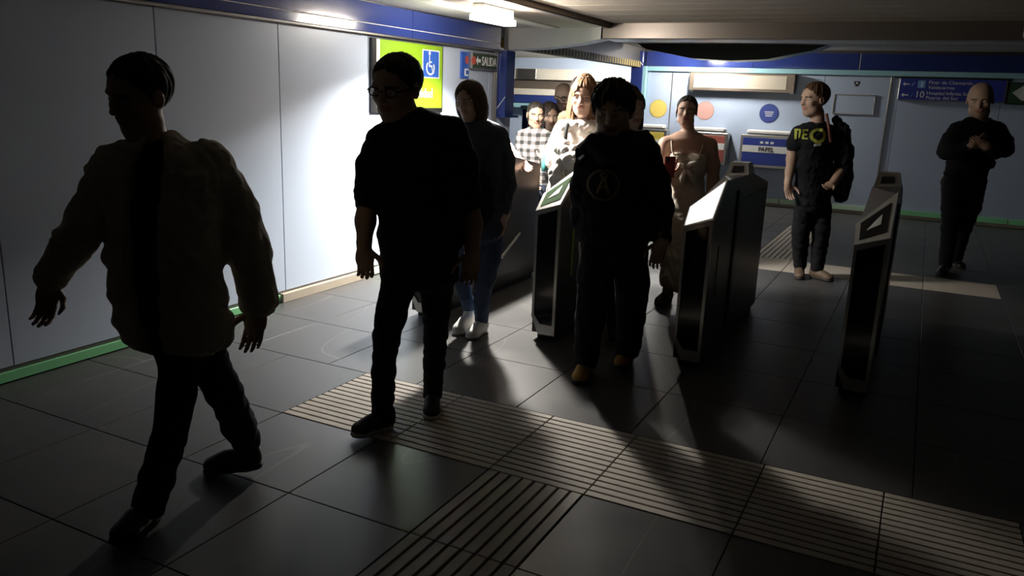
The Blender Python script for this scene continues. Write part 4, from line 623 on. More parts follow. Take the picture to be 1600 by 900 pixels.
        if wrinkle:
            nrm = np.cross(V[Q[:, 2]] - V[Q[:, 0]], V[Q[:, 3]] - V[Q[:, 1]]); N = np.zeros_like(V)
            for i in range(4):
                for q in range(3): N[:, q] += np.bincount(Q[:, i], nrm[:, q], minlength=n)
            N /= np.linalg.norm(N, axis=1)[:, None] + 1e-12
            rs = np.random.RandomState(seed); h = np.zeros(n)
            for i in range(7):
                dr = rs.normal(size=3); dr /= np.linalg.norm(dr); ph = rs.rand() * 6; f = 2 * math.pi / (wl * rs.uniform(.6, 1.8))
                h += np.sin(V @ dr * f + ph + 1.3 * np.sin(V @ np.roll(dr, 1) * f * .6))
            V = V + N * (np.abs(h) - 1.6)[:, None] * (wrinkle / 3.0)
        me = bpy.data.meshes.new(name); nq = len(Q)
        me.vertices.add(n); me.vertices.foreach_set('co', V.astype(np.float32).ravel())
        me.loops.add(nq * 4); me.loops.foreach_set('vertex_index', Q.astype(np.int32).ravel())
        me.polygons.add(nq); me.polygons.foreach_set('loop_start', np.arange(0, nq * 4, 4, dtype=np.int32))
        me.polygons.foreach_set('loop_total', np.full(nq, 4, np.int32)); me.update(calc_edges=True); me.validate()
        me.shade_smooth(); return me, V

def bounds(*lists, pad=0.25):
    P = np.array([p[:3] for L in lists for p in L]); return P.min(0) - pad, P.max(0) + pad

def put_head(v, H, female=False, jaw=1.0):
    c, h = np.array(H['c']), H['h']; R, F, U = (np.array(H[a]) for a in 'RFU'); ax = (R, F, U)
    P = lambda a, b, d: c + h * (a * R + b * F + d * U)
    e = lambda q, r, k, op='add': v.ell(P(*q), ax, [h * x for x in r], h * k, op)
    e((0, -.05, .14), (.325, .41, .355), .05)
    e((0, .08, -.12), (.265, .28, .36), .10)
    e((0, .20, -.385), (.125 * jaw, .11, .095), .12)
    for s in (-1, 1):
        e((s * .17, .06, -.30), (.09 * jaw, .15, .10), .10)                 # jaw corner
        e((s * .17, .235, -.08), (.085, .085, .075), .08)                   # cheekbone
    e((0, .30, .10), (.21, .055, .05), .07)                                 # brow
    for s in (-1, 1): e((s * .135, .365, .025), (.085, .065, .055), .05, 'sub')
    for s in (-1, 1): e((s * .135, .275, .02), (.062, .055, .045), .015)    # lids
    v.cone(P(0, .315, .05), P(0, .405, -.105), h * .035, h * .05, h * .05)
    for s in (-1, 1): e((s * .045, .37, -.115), (.036, .04, .03), .02)
    e((0, .335, -.205), (.105, .038, .024), .025); e((0, .325, -.25), (.09, .042, .03), .025)
    e((0, .385, -.228), (.11, .045, .007), .01, 'sub')
    for s in (-1, 1):
        e((s * .325, -.03, -.01), (.035, .085, .125), .02); e((s * .352, .0, .0), (.02, .045, .07), .015, 'sub')

def put_hand(v, hd, side_ref):
    """palm, four fingers and a thumb; side_ref points to the viewer's right"""
    w_ = np.array(hd['w']); d = np.array(hd['d']); d = d / np.linalg.norm(d); s = hd['size']; curl = hd['curl']
    t = np.array(side_ref, float) * hd['thumb']; t = t - d * (t @ d); t /= np.linalg.norm(t)
    n = np.cross(d, t) * hd['thumb']                                        # towards the palm side
    v.ell(w_ + d * s * .27, (t, d, n), (s * .235, s * .31, s * .085), .008)
    v.cone(w_ - d * s * .1, w_ + d * s * .12, s * .145, s * .135, .02)
    for q, L, r in ((.165, .42, .051), (.055, .47, .053), (-.055, .44, .050), (-.155, .34, .045)):
        p = w_ + d * s * .47 + t * s * q; a = 0.12 + .2 * curl; dd = d * math.cos(a) + n * math.sin(a) + t * q * .25
        for j, fr in enumerate((.44, .32, .24)):
            p2 = p + dd * s * L * fr; v.cone(p, p2, s * r * (1 - .1 * j), s * r * (1 - .1 * (j + 1)), .004); p = p2
            a += curl * .75; dd = d * math.cos(a) + n * math.sin(a)
    p = w_ + d * s * .13 + t * s * .15
    for L, r, (cd_, ct, cn) in ((.26, .072, (.6, .75, .3)), (.20, .056, (.85, .4, .35 + .3 * curl)), (.15, .050, (.9, .05, .3 + .5 * curl))):
        q = np.array(d) * cd_ + t * ct + n * cn; p2 = p + q / np.linalg.norm(q) * s * L; v.cone(p, p2, s * r, s * r * .9, .006); p = p2

def shirt_uv(H, V):
    q = (V - np.array(H['c'])) / H['h']; return q @ np.array(H['R']), q @ np.array(H['F']), q @ np.array(H['U'])
SKIN = {'fair': (0.60, 0.41, 0.31), 'tan': (0.46, 0.30, 0.21), 'rosy': (0.60, 0.39, 0.30)}
M['skin'] = mat('skin', (0.6, 0.38, 0.28), 0.52, 0, 0.4, attr='tone', bump=(160, 0.05))
M['eye'] = mat('eye', (0.8, 0.78, 0.75), 0.15, attr='tone')

def hair(name, H, style, color, parent, seed=0):
    c, h = np.array(H['c']), H['h']; R, F, U = (np.array(H[a]) for a in 'RFU')
    ext = {'short': .62, 'crop': .6, 'mop': .7, 'bob': .95, 'long': 1.5, 'bun': .75}[style]
    pad = h * 0.72; lo, hi = c - pad, c + pad; lo[2] = c[2] - h * ext
    v = Vox(lo, hi, max(0.0055, h * .022)); X, Y, Z = v.x[:, None, None] - c[0], v.y[None, :, None] - c[1], v.z[None, None, :] - c[2]
    a, b, d = ((X * e[0] + Y * e[1] + Z * e[2]) / h for e in (R, F, U))
    el = lambda ca, cb, cc, ra, rb, rc: (np.sqrt(((a - ca) / ra)**2 + ((b - cb) / rb)**2 + ((d - cc) / rc)**2) - 1) * min(ra, rb, rc)
    cap = el(0, -.06, .15, .36, .445, .395) if style not in ('mop',) else el(0, -.05, .15, .37, .45, .405)
    if style in ('crop', 'bun'): cap = el(0, -.055, .148, .340, .425, .375)
    ang = np.arctan2(a, b + .05)
    strand = .010 * np.sin(ang * 26 + 2.5 * np.sin(d * 6 + seed)) + .008 * np.sin(ang * 11 - d * 9 + seed)
    face = el(0, .46, -.05, .30, .36, .42)
    if style in ('short', 'crop', 'mop'):
        nape = .10 if style != 'mop' else .26
        f = np.maximum(cap, -(d + nape + .45 * np.clip(-b - .05, -.05, .4)))
        f = np.maximum(f, -(face if style != 'mop' else el(0, .48, -.16, .29, .36, .42)))
        f = np.maximum(f, np.where(b > .02, (b - .02) * (1.3 if style != 'mop' else .6) - (d + .05), -1))      # temples step back to the sideburn
    elif style == 'bun':
        f = np.maximum(np.maximum(cap, -(d + .06 + .5 * np.clip(-b, -.1, .5))), -face); f = np.maximum(f, np.where(b > .0, b * 1.2 - (d + .02), -1))
        f = np.minimum(f, el(0, -.46, -.02, .17, .16, .17)); f = np.minimum(f, el(-.31, .10, -.2, .02, .03, .2))
    elif style == 'bob':
        side = np.maximum(el(0, -.08, -.12, .42, .42, .66), -(d + .60 + .05 * np.sin(ang * 9)))
        f = np.minimum(cap, side); f = np.maximum(f, -el(.03, .46, -.20, .265, .44, .57)); f = np.maximum(f, -el(0, .05, -.55, .2, .3, .35))
    else:
        side = np.maximum(el(0, -.12, -.35, .44, .41, 1.0), -(d + 1.12 + .08 * np.sin(ang * 9)))
        f = np.minimum(cap, side); f = np.maximum(f, -el(.03, .47, -.22, .27, .46, .58)); f = np.maximum(f, -el(0, .10, -.75, .20, .32, .55))
    v.F = ((f + strand * (2.2 if style == 'mop' else 1.0)) * h).astype(np.float32)
    me, _ = v.mesh(name, 1)
    m = mat('hair_' + name, color, 0.6, 0, 0.35, noise=(60, 0.45), bump=(90, 0.25)); return link(name, me, m, parent)

def foot(parent, s_, mats, boot=0.0, name='shoe', sole=True):
    a, b = np.array(s_['heel'], float), np.array(s_['toe'], float); w_ = s_['w']; d = b - a; L = np.linalg.norm(d); d /= L
    side = np.cross([0, 0, 1.0], d); side /= np.linalg.norm(side); up = np.cross(d, side)
    lo, hi = np.minimum(a, b) - .14, np.maximum(a, b) + .14; hi[2] += boot
    out = []
    for part in ('upper', 'sole'):
        v = Vox(lo, hi, 0.008)
        if part == 'upper':
            base = .028
            v.ell(a + d * L * .17 + up * (base + .03), (side, d, up), (w_ * .82, L * .19, .062), .02)
            v.ell(a + d * L * .50 + up * (base + .018), (side, d, up), (w_ * .92, L * .30, .05), .03)
            v.ell(a + d * L * .80 + up * (base + .006), (side, d, up), (w_ * 1.0, L * .20, .036), .03)
            v.cone(a + d * L * .18 + up * .05, a + d * L * .20 + up * (.10 + boot), w_ * .80, w_ * .78, .03)
        else:
            v.ell(a + d * L * .22 + up * .012, (side, d, up), (w_ * .86, L * .235, .028), .02)
            v.ell(a + d * L * .52 + up * .012, (side, d, up), (w_ * .84, L * .32, .026), .02)
            v.ell(a + d * L * .78 + up * .012, (side, d, up), (w_ * 1.06, L * .235, .027), .02)
        X, Y, Z = v.x[:, None, None] - a[0], v.y[None, :, None] - a[1], v.z[None, None, :] - a[2]
        t = X * up[0] + Y * up[1] + Z * up[2]
        v.F = np.maximum(v.F, (.018 - t) if part == 'upper' else np.maximum(.0 - t, t - .026)).astype(np.float32)
        v.F = np.maximum(v.F, (0.001 - v.z)[None, None, :]).astype(np.float32)
        me, _ = v.mesh(part, 1)
        if part == 'upper': o = link(name, me, mats[0], parent); out.append(o)
        else: link('sole', me, mats[1], out[0])
    return out[0]

def limb_part(L, t):
    """first part of a limb chain up to fraction t of its length"""
    seg = [np.linalg.norm(np.array(q[:3]) - np.array(p[:3])) for p, q in zip(L[:-1], L[1:])]; T = sum(seg) * t; out = [L[0]]
    for p, q, s in zip(L[:-1], L[1:], seg):
        if T >= s: out.append(q); T -= s
        else: out.append([p[i] + (q[i] - p[i]) * T / s for i in range(4)]); break
    return out

def person(key, label, tone, hairspec, mats, sleeve=(.97, .97), shoes=None, boot=0.0, res=0.0045, female=False, beard=None, bare_legs=False, extra=None, wr=.006, face=True, jaw=1.0, top_name='shirt', group=None):
    S = PEOPLE[key]; H = S['head']; base = S['base']
    root = empty('person', (base[0], base[1], 0), label, 'person', group)
    zero = Matrix.Translation((-base[0], -base[1], 0))
    def fin(o):
        o.data.transform(zero); return o
    side, back = np.array(S['S']), np.array(S['B']); img_r = np.array(S['IR'])
    # ---- body
    h = H['h']; hc = np.array(H['c']); zones = [(hc - h * .6, hc + h * .6)]
    for hd in S['hands']:
        w_ = np.array(hd['w']); e = w_ + np.array(hd['d']) * hd['size'] * 1.05; zones.append((np.minimum(w_, e) - .05, np.maximum(w_, e) + .05))
    lo, hi = bounds(S['top'], *S['arms'], *S['legs'], [H['c']], pad=.22); lo[2] = 0.02
    v = Vox(lo, hi, 0.015, res, zones)
    v.torso(S.get('skin') or S.get('inner') or S['top'], side, back, .04, -.032 if not S.get('skin') else 0, 1, .92)
    if S.get('skin'): v.torso(S['top'][:4], side, back, .04, -.035)
    if S.get('bust'):
        for p in S['bust']: v.cone(p[:3], [p[0], p[1], p[2] - .01], p[3] * .86, p[3] * .86, .05)
    v.chain(S['neck'], .03)
    for L, hd, sl in zip(S['arms'], S['hands'], sleeve):
        n = len(L)
        for i in range(n - 1):
            f = 1.0 if i / (n - 1) >= sl - .01 else .80
            v.cone(L[i][:3], L[i+1][:3], L[i][3] * f, L[i+1][3] * (1.0 if (i + 1) / (n - 1) >= sl else .80 if i + 1 < n - 1 else .80), .03)
    for L in S['legs']: v.chain(L, .03, 1.0 if bare_legs else .75)
    if S['pelvis']: v.torso(S['pelvis'], side, back, .05, -.04)
    put_head(v, H, female, jaw)
    for hd in S['hands']: put_hand(v, hd, img_r)
    me, V = v.mesh('body', 1)
    a, b, d = shirt_uv(H, V); col = np.tile(np.array([*SKIN[tone], 1.0]), (len(V), 1)); near = (np.abs(a) < .45) & (np.abs(d) < .62)
    lips = near & (np.abs(a) < .115) & (b > .27) & (d < -.178) & (d > -.282); col[lips, :3] = np.array(SKIN[tone]) * (.85, .60, .60)
    br = near & (np.abs(a) > .055) & (np.abs(a) < .225) & (d > .075 - .12 * np.abs(np.abs(a) - .14)) & (d < .118 - .12 * np.abs(np.abs(a) - .14)) & (b > .2)
    hc_ = np.array(hairspec[1]) if hairspec else np.array((.08, .05, .04)); col[br, :3] = hc_ * .8 + np.array(SKIN[tone]) * .12
    if beard:
        bd = near & (d < -.06 - .25 * np.maximum(b - .25, 0)) & (b > -.06) & ~lips & (d > -.62) & (np.abs(a) < .36) & ((b < .27) | (d < -.13)); col[bd, :3] = np.array(beard) * .8 + np.array(SKIN[tone]) * .2
    at = me.attributes.new('tone', 'FLOAT_COLOR', 'POINT'); at.data.foreach_set('color', col.astype(np.float32).ravel())
    fin(link('body', me, M['skin'], root))
    if face:
        R, F, U = (np.array(H[q]) for q in 'RFU')
        for s in (-1, 1):
            vv = Vox(hc - .2, hc + .2, .2); cen = hc + h * (s * .135 * R + .287 * F + .018 * U); r = h * .052; n1, n2 = 12, 10
            pts = [(math.sin(math.pi * i / n2) * math.cos(2*math.pi*j/n1), math.sin(math.pi * i / n2) * math.sin(2*math.pi*j/n1), math.cos(math.pi * i / n2)) for i in range(n2 + 1) for j in range(n1)]
            vs_ = [cen + r * (p[0] * R + p[1] * U * .62 + p[2] * F) for p in pts]
            fs = [(i*n1 + j, (i+1)*n1 + j, (i+1)*n1 + (j+1) % n1, i*n1 + (j+1) % n1) for i in range(n2) for j in range(n1)]
            em = MB().add(vs_, fs).mesh('eye', True); cl = [((.05, .03, .02) if p[2] > .86 else (.75, .72, .70)) for p in pts]
            ac = em.attributes.new('tone', 'FLOAT_COLOR', 'POINT')
            if len(em.vertices) == len(cl): ac.data.foreach_set('color', np.array([(*q, 1) for q in cl], np.float32).ravel())
            fin(link('eye', em, M['eye'], root))
    if hairspec: fin(hair('hair', H, hairspec[0], hairspec[1], root, len(key)))
    # ---- clothes
    lo, hi = bounds(S['top'], *S['arms'], pad=.24)
    v = Vox(lo, hi, 0.0095)
    v.torso(S['top'], side, back, .035)
    for L, sl in zip(S['arms'], sleeve):
        if sl > 0: v.chain(limb_part(L, sl), .035)
    if extra: extra(v, S, side, back)
    if S.get('open'): v.torso(S['open'], side, back, .008, op='sub')
    v.cone(S['neck'][0][:3], S['neck'][1][:3], S['neck'][0][3] * 1.05 + .004, S['neck'][1][3] * .9, .012, 'sub') if not S.get('hoodroll') else None
    me, _ = v.mesh(top_name, 1, wr, .10, len(label)); tp = fin(link(top_name, me, mats[0], root))
    if S.get('inner'):
        lo, hi = bounds(S['inner'], pad=.22); v = Vox(lo, hi, .012); v.torso(S['inner'], side, back, .04)
        me, _ = v.mesh('undershirt', 1, .004); fin(link('undershirt', me, mats[2], root))
    if S['pelvis']:
        lo, hi = bounds(S['pelvis'], *S['legs'], pad=.2); v = Vox(lo, hi, .0105)
        v.torso(S['pelvis'], side, back, .05)
        for L in S['legs']: v.chain(L, .014)
        v.below(max(0.045, min(L[-1][2] for L in S['legs']) - .04))
        me, _ = v.mesh('trousers', 1, wr, .11, 7 + len(label)); fin(link('trousers', me, mats[1], root))
    for i, q in enumerate(S['shoes']):
        o = foot(root, q, shoes or (M['black'], M['black']), boot); fin(o)
        for c in COL.objects:
            if c.parent == o: c.data.transform(zero)
    return root, tp, zero

def decal(target, zero, shapes, cen, right, up, m, name, lift=.004):
    """flat print laid onto a garment: outline points are dropped on the cloth along its normal direction"""
    from mathutils.bvhtree import BVHTree
    me = target.data; bvh = BVHTree.FromPolygons([v.co[:] for v in me.vertices], [p.vertices[:] for p in me.polygons])
    R, U = Vector(right), Vector(up); N = R.cross(U).normalized(); C0 = zero @ Vector(cen); vs_, fs = [], []
    for sh in shapes:
        k = len(vs_)
        for x_, y_ in sh[0]:
            p = C0 + R * x_ + U * y_ + N * .5; hit = bvh.ray_cast(p, -N)[0]
            vs_.append((hit if hit is not None else C0 + R * x_ + U * y_) + N * lift)
        fs += [tuple(i + k for i in f) for f in sh[1]]
    mb = MB(); mb.v, mb.f = [tuple(v) for v in vs_], fs
    return link(name, mb.mesh(name), m, target)
def ring_shape(r0, r1, n=40, a0=0, a1=2 * math.pi, sx=1, sy=1, cx=0, cy=0):
    pts = []
    for i in range(n + 1):
        t = a0 + (a1 - a0) * i / n
        pts += [(cx + r0 * sx * math.cos(t), cy + r0 * sy * math.sin(t)), (cx + r1 * sx * math.cos(t), cy + r1 * sy * math.sin(t))]
    return pts, [(2*i, 2*i+1, 2*i+3, 2*i+2) for i in range(n)]
def bar_shape(p, q, w_, n=6):
    p, q = Vector((*p, 0)), Vector((*q, 0)); d = (q - p).normalized(); s = Vector((-d.y, d.x, 0)) * w_ / 2; pts = []
    for i in range(n + 1):
        c = p.lerp(q, i / n); pts += [((c + s).x, (c + s).y), ((c - s).x, (c - s).y)]
    return pts, [(2*i, 2*i+1, 2*i+3, 2*i+2) for i in range(n)]
def glasses(root, zero, H, m, name='glasses'):
    c, h = Vector(H['c']), H['h']; R, F, U = (Vector(H[q]) for q in 'RFU'); mb = MB(); P = lambda a, b, d: zero @ (c + (R * a + F * b + U * d) * h)
    for s in (-1, 1):
        mb.tube([P(s * .145 + .10 * math.cos(t), .375 - .03 * abs(math.cos(t)), .015 + .065 * math.sin(t)) for t in [2 * math.pi * i / 18 for i in range(19)]], h * .012, 6)
        mb.tube([P(s * .26, .36, .035), P(s * .33, .15, .05), P(s * .345, -.08, .03)], h * .012, 6)
    mb.tube([P(-.035, .39, .03), P(.035, .39, .03)], h * .012, 6)
    return mb.build(name, m, root)

def fabric(name, c, rough=0.9, **k): return mat(name, c, rough, 0, 0.25, noise=(35, 0.25), bump=(220, 0.18), **k)
M['tan'] = fabric('tan_cotton', (0.70, 0.63, 0.51)); M['blacktee'] = fabric('black_cotton', (0.02, 0.02, 0.022)); M['jeans'] = fabric('dark_denim', (0.030, 0.038, 0.060))
M['blackwool'] = fabric('black_knit', (0.016, 0.016, 0.018)); M['blackpants'] = fabric('black_twill', (0.014, 0.014, 0.016)); M['denim'] = fabric('navy_denim', (0.09, 0.105, 0.135))
M['bluejeans'] = fabric('blue_denim', (0.07, 0.10, 0.17)); M['linen'] = fabric('beige_linen', (0.70, 0.63, 0.52)); M['whitecloth'] = fabric('white_cotton', (0.82, 0.78, 0.72))
M['navytee'] = fabric('dark_tee', (0.016, 0.018, 0.024)); M['greyhood'] = fabric('grey_brown_fleece', (0.16, 0.14, 0.13)); M['brown'] = fabric('brown_cotton', (0.12, 0.08, 0.05))
M['shoe_black'] = mat('black_leather', (0.018, 0.016, 0.015), 0.35); M['sole_black'] = mat('black_rubber', (0.02, 0.02, 0.02), 0.7)
M['canvas'] = mat('charcoal_canvas', (0.05, 0.048, 0.046), 0.85); M['sole_white'] = mat('white_rubber', (0.55, 0.53, 0.50), 0.6)
M['sneaker_white'] = mat('white_leather', (0.80, 0.78, 0.74), 0.5); M['boot_tan'] = mat('tan_nubuck', (0.52, 0.28, 0.06), 0.75); M['boot_brown'] = mat('brown_leather', (0.13, 0.09, 0.06), 0.6)
M['frame_dark'] = mat('spectacle_frame', (0.02, 0.02, 0.02), 0.25); M['silver'] = mat('silver_chain', (0.75, 0.74, 0.72), 0.25, 1.0)
def plaid_material():
    m = bpy.data.materials.new('plaid_flannel'); m.use_nodes = True; nt = m.node_tree; b = nt.nodes['Principled BSDF']; b.inputs['Roughness'].default_value = .9
    tc = nt.nodes.new('ShaderNodeTexCoord'); outs = []
    for ax, sc in (('X', 4.2), ('Z', 4.2)):
        wv = nt.nodes.new('ShaderNodeTexWave'); wv.bands_direction = ax; wv.inputs['Scale'].default_value = sc; wv.inputs['Distortion'].default_value = .6
        nt.links.new(tc.outputs['Object'], wv.inputs['Vector']); st = nt.nodes.new('ShaderNodeMath'); st.operation = 'GREATER_THAN'; st.inputs[1].default_value = .55
        nt.links.new(wv.outputs['Fac'], st.inputs[0]); outs.append(st)
    ad = nt.nodes.new('ShaderNodeMath'); ad.operation = 'ADD'; nt.links.new(outs[0].outputs[0], ad.inputs[0]); nt.links.new(outs[1].outputs[0], ad.inputs[1])
    cr = nt.nodes.new('ShaderNodeValToRGB'); cr.color_ramp.interpolation = 'CONSTANT'; e = cr.color_ramp.elements
    e[0].position = 0; e[0].color = (.34, .32, .29, 1); e[1].position = .34; e[1].color = (.12, .11, .11, 1); e2 = e.new(.8); e2.color = (.02, .02, .02, 1)
    dv = nt.nodes.new('ShaderNodeMath'); dv.operation = 'MULTIPLY'; dv.inputs[1].default_value = .5; nt.links.new(ad.outputs[0], dv.inputs[0])
    nt.links.new(dv.outputs[0], cr.inputs[0]); nt.links.new(cr.outputs[0], b.inputs['Base Color']); return m
M['plaid'] = plaid_material()
DK = (0.022, 0.016, 0.012); BR = (0.10, 0.055, 0.028); LB = (0.20, 0.10, 0.045)

# man striding at the far left, open tan overshirt
def collar1(v, S, side, back):
    n = S['neck'][1]; c = np.array(n[:3]); v.ell(c + np.array([0, 0, -.005]), (side, back, (0, 0, 1)), (n[3] * 1.35, n[3] * 1.25, .035), .02)
    for L in S['arms']: v.cone(L[-1][:3], L[-2][:3], L[-1][3] * 1.08, L[-1][3] * 1.08, .01)
r1, tp1, z1 = person('man1', 'man in an open tan overshirt and jeans striding along the wall at far left', 'tan', ('crop', DK), (M['tan'], M['jeans'], M['blacktee']), (1, 1), (M['shoe_black'], M['sole_black']), extra=collar1, wr=.007, top_name='overshirt')
# man with glasses, dark sweater
r2, tp2, z2 = person('man2', 'man in a black sweater and glasses walking in front of the green poster', 'tan', ('crop', DK), (M['blackwool'], M['blackpants']), (.60, .60), (M['canvas'], M['sole_white']), top_name='sweater')
glasses(r2, z2, PEOPLE['man2']['head'], M['frame_dark'])
# woman in denim jacket
def collar3(v, S, side, back):
    n = S['neck'][1]; c = np.array(n[:3]); v.ell(c, (side, back, (0, 0, 1)), (n[3] * 1.3, n[3] * 1.25, .03), .02)
r3, tp3, z3 = person('w3', 'woman with a brown bob in a dark denim jacket and white sneakers', 'fair', ('bob', BR), (M['denim'], M['bluejeans']), (.98, .98), (M['sneaker_white'], M['sneaker_white']), female=True, extra=collar3, top_name='jacket')
# hooded man
def hoodroll(v, S, side, back):
    L = S['hoodroll']; v.chain(L, .03); n = S['neck'][1]; v.ell(np.array(n[:3]) + np.array(back) * .09, (side, back, (0, 0, 1)), (.13, .08, .085), .04)
r5, tp5, z5 = person('hood', 'man in a black hoodie with a round chest emblem between two ticket gates', 'tan', ('mop', DK), (M['blackwool'], M['blackpants']), (.98, .98), (M['boot_tan'], M['sole_black']), boot=.05, extra=hoodroll, top_name='hoodie')
# woman in the dress
r6, tp6, z6 = person('dress', 'woman in a beige strappy dress holding up a red phone', 'rosy', ('bun', DK), (M['linen'], M['linen']), (0, 0), (M['boot_brown'], M['sole_black']), female=True, bare_legs=True, top_name='dress', wr=.006,
    extra=lambda v, S, side, back: [v.cone(p[:3], [p[0], p[1], p[2] - .05], p[3] * 1.2, p[3] * 1.15, .04) for p in S['bust']] + [v.above(max(p[2] for p in S['bust']) + .05)])
# man in printed tee
r7, tp7, z7 = person('tee', 'ginger-haired man in a dark tee with a yellow-green print looking left', 'fair', ('crop', (.12, .06, .03)), (M['navytee'], M['blackpants']), (.30, .30), (M['boot_brown'], M['sole_black']), boot=.04, top_name='tee_shirt')
r8, tp8, z8 = person('dark', 'man in dark clothes at far right looking down at his hands', 'tan', None, (M['blackwool'], M['blackpants']), (.97, .97), (M['shoe_black'], M['sole_black']), top_name='jacket')
r9, tp9, z9 = person('plaid', 'girl in a black and white plaid shirt beyond the leftmost ticket gate', 'tan', ('bun', DK), (M['plaid'], M['jeans']), (.97, .9), female=True, wr=.004)
r10, tp10, z10 = person('white', 'brightly lit long-haired woman in a white blouse behind the green-arrow gate', 'rosy', ('long', LB), (M['whitecloth'], M['blackpants']), (.97, .97), female=True, wr=.010, top_name='blouse')
r11, tp11, z11 = person('bald', 'bald man with glasses and a dark beard behind the woman in white', 'fair', None, (M['blacktee'], M['jeans']), (.97, .97), beard=(.05, .03, .02), top_name='jacket')
glasses(r11, z11, PEOPLE['bald']['head'], M['frame_dark'])
r12, tp12, z12 = person('dark2', 'dark-haired person whose head shows just above the woman in white', 'fair', ('mop', DK), (M['brown'], M['jeans']), (.97, .97), res=.006)
r13, tp13, z13 = person('behind', 'person with long brown hair hidden behind the man in the black hoodie', 'fair', ('long', BR), (M['brown'], M['jeans']), (.97, .97), res=.006, female=True)
r14, tp14, z14 = person('grey', 'person with smooth brown hair partly hidden behind the plaid-shirted girl', 'tan', ('bob', (.07, .05, .045)), (M['greyhood'], M['jeans']), (.97, .97), res=.006, female=True)
r15, tp15, z15 = person('hidden', 'person behind the denim-jacketed woman with a bare forearm resting on the gate', 'rosy', ('crop', DK), (M['navytee'], M['jeans']), (.45, .45), res=.006)

# ---- prints on clothes
M['print_dim'] = mat('faded_print', (0.20, 0.15, 0.07), 0.7); M['print_lime'] = mat('lime_print', (0.55, 0.60, 0.10), 0.7)
def vec(k, q): return PEOPLE[k]['pts'][q]
IR, TOC = Vector(PEOPLE['hood']['IR']), Vector(PEOPLE['hood']['S'])
decal(tp5, z5, [ring_shape(.072, .084)], vec('hood', 'emblem'), IR, (0, 0, 1), M['print_dim'], 'emblem_ring')
decal(tp5, z5, [bar_shape((0, .045), (-.03, -.045), .012), bar_shape((0, .045), (.03, -.045), .012), bar_shape((-.02, -.01), (.02, -.01), .010), ring_shape(.010, .020, 20, cy=.05)], vec('hood', 'emblem'), IR, (0, 0, 1), M['print_dim'], 'emblem_figure')
decal(tp5, z5, [bar_shape((-.012, -.012), (.012, .014), .013)], vec('hood', 'logo'), IR, (0, 0, 1), M['sign_white'], 'chest_logo')
c = vec('tee', 'print'); IR7 = Vector(PEOPLE['tee']['IR'])
decal(tp7, z7, [bar_shape((-.15, -.04), (-.15, .05), .018), bar_shape((-.15, .045), (-.12, .045), .016), bar_shape((-.12, .05), (-.12, -.03), .016), bar_shape((-.09, -.035), (-.09, .05), .018), bar_shape((-.09, .045), (-.055, .045), .014), bar_shape((-.09, .005), (-.06, .005), .014), bar_shape((-.09, -.03), (-.05, -.03), .014)], c, IR7, (0, 0, 1), M['print_lime'], 'print_letters')
decal(tp7, z7, [ring_shape(.045, .075, 30, cx=.035, cy=0, sy=.9)], c, IR7, (0, 0, 1), M['print_lime'], 'print_ring', .007)
decal(tp7, z7, [bar_shape((.0, -.085), (.07, -.075), .022)], c, IR7, (0, 0, 1), M['sign_white'], 'print_patch')

# ---- dress straps and tie
S6 = PEOPLE['dress']
def tube_part(root, zero, pts, r, m, name): return MB().tube([zero @ Vector(p) for p in pts], r, 8).build(name, m, root, smooth=True)
for q in ('strap_a', 'strap_b'): tube_part(r6, z6, S6['pts'][q], .006, M['linen'], 'shoulder_strap')
for q in ('bow_a', 'bow_b', 'bow_c', 'bow_d'): tube_part(r6, z6, S6['pts'][q], [.012, .022, .024, .014], M['whitecloth'], 'tie')

# ---- things people carry
ph = empty('phone', S6['pts']['phone'], 'red phone held up by the woman in the dress', 'phone')
Rr, Uu = Vector(S6['IR']), Vector((0, 0, 1)); Nn = Rr.cross(Uu)
M['red_case'] = mat('red_phone_case', (0.30, 0.018, 0.022), 0.35)
def slab(name, m, x0, x1, z0, z1, n0, n1, par):
    mb = MB().box(x0, x1, n0, n1, z0, z1, .004); mb.v = [tuple(Rr * a - Nn * b + Uu * c_) for a, b, c_ in mb.v]; return mb.build(name, m, par)
slab('case', M['red_case'], -.040, .040, -.078, .078, -.005, .005, ph); slab('lens_plate', M['black'], -.034, -.006, .035, .070, -.0075, -.004, ph)
S3 = PEOPLE['w3']
def blob(name, m, parts, res=.010, wr=.006, parent=None, seed=3, loc=(0, 0, 0)):
    P = np.array([p[0] for p in parts] + [p[1] for p in parts]); v = Vox(P.min(0) - .22, P.max(0) + .22, res)
    for a, b, ra, rb in parts: v.cone(a, b, ra, rb, .05)
    me, _ = v.mesh(name, 1, wr, .09, seed); me.transform(Matrix.Translation([-q for q in loc])); return link(name, me, m, parent)
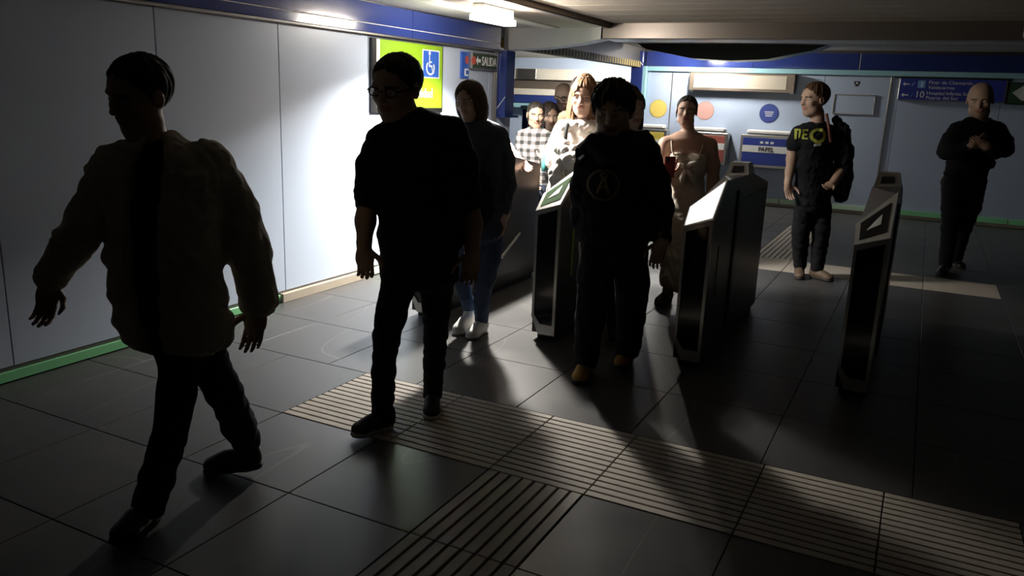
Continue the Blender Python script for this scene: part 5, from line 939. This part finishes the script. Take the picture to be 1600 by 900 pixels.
bg = empty('shoulder_bag', S3['pts']['bag'][1][:3], 'black shoulder bag with a silver chain strap worn by the denim-jacketed woman', 'bag')
bl_ = S3['pts']['bag']; blob('bag_body', M['blackpants'], [(bl_[0][:3], bl_[1][:3], .07, .085), (bl_[1][:3], bl_[2][:3], .085, .08), (bl_[2][:3], bl_[3][:3], .08, .07)], .010, .004, bg, loc=bg.location)
MB().tube([Vector(p) - bg.location for p in S3['pts']['chain']], .006, 8).build('chain_strap', M['silver'], bg)
S7 = PEOPLE['tee']
jk = empty('carried_jacket', S7['pts']['jacket'][0][:3], 'black jacket and bag slung over the shoulder of the man in the printed tee', 'jacket')
J = S7['pts']['jacket']; blob('jacket_body', M['blackpants'], [(p[:3], q[:3], p[3], q[3]) for p, q in zip(J[:-1], J[1:])], .012, .012, jk, loc=jk.location)
M['strap_brown'] = mat('strap_leather', (0.16, 0.05, 0.04), 0.6); MB().tube([Vector(p) - jk.location for p in S7['pts']['strap']], .014, 8).build('strap', M['strap_brown'], jk)
SW = PEOPLE['white']
wb = empty('white_bundle', SW['pts']['bundle'][0][:3], 'crumpled white coat carried over the arm of the brightly lit woman', 'coat')
J = SW['pts']['bundle']; blob('folded_coat', M['whitecloth'], [(p[:3], q[:3], p[3], q[3]) for p, q in zip(J[:-1], J[1:])], .010, .014, wb, loc=wb.location)
J = SW['pts']['tail']; blob('hanging_sleeve', M['whitecloth'], [(p[:3], q[:3], p[3], q[3]) for p, q in zip(J[:-1], J[1:])], .010, .012, wb, loc=wb.location)
tube_part(r10, z10, SW['pts']['strap'], .014, M['blackpants'], 'bag_strap')
SP = PEOPLE['plaid']
bo = empty('water_bottle', SP['pts']['bottle'], 'slim teal bottle held by the plaid-shirted girl', 'bottle')
M['teal_plastic'] = mat('teal_plastic', (0.12, 0.42, 0.40), 0.35)
MB().tube([(0, 0, -.12), (0, 0, .03), (0, 0, .06)], [.030, .030, .016], 14).build('bottle_body', M['teal_plastic'], bo, smooth=True); MB().tube([(0, 0, .055), (0, 0, .085)], .018, 12).build('bottle_cap', M['white'], bo)
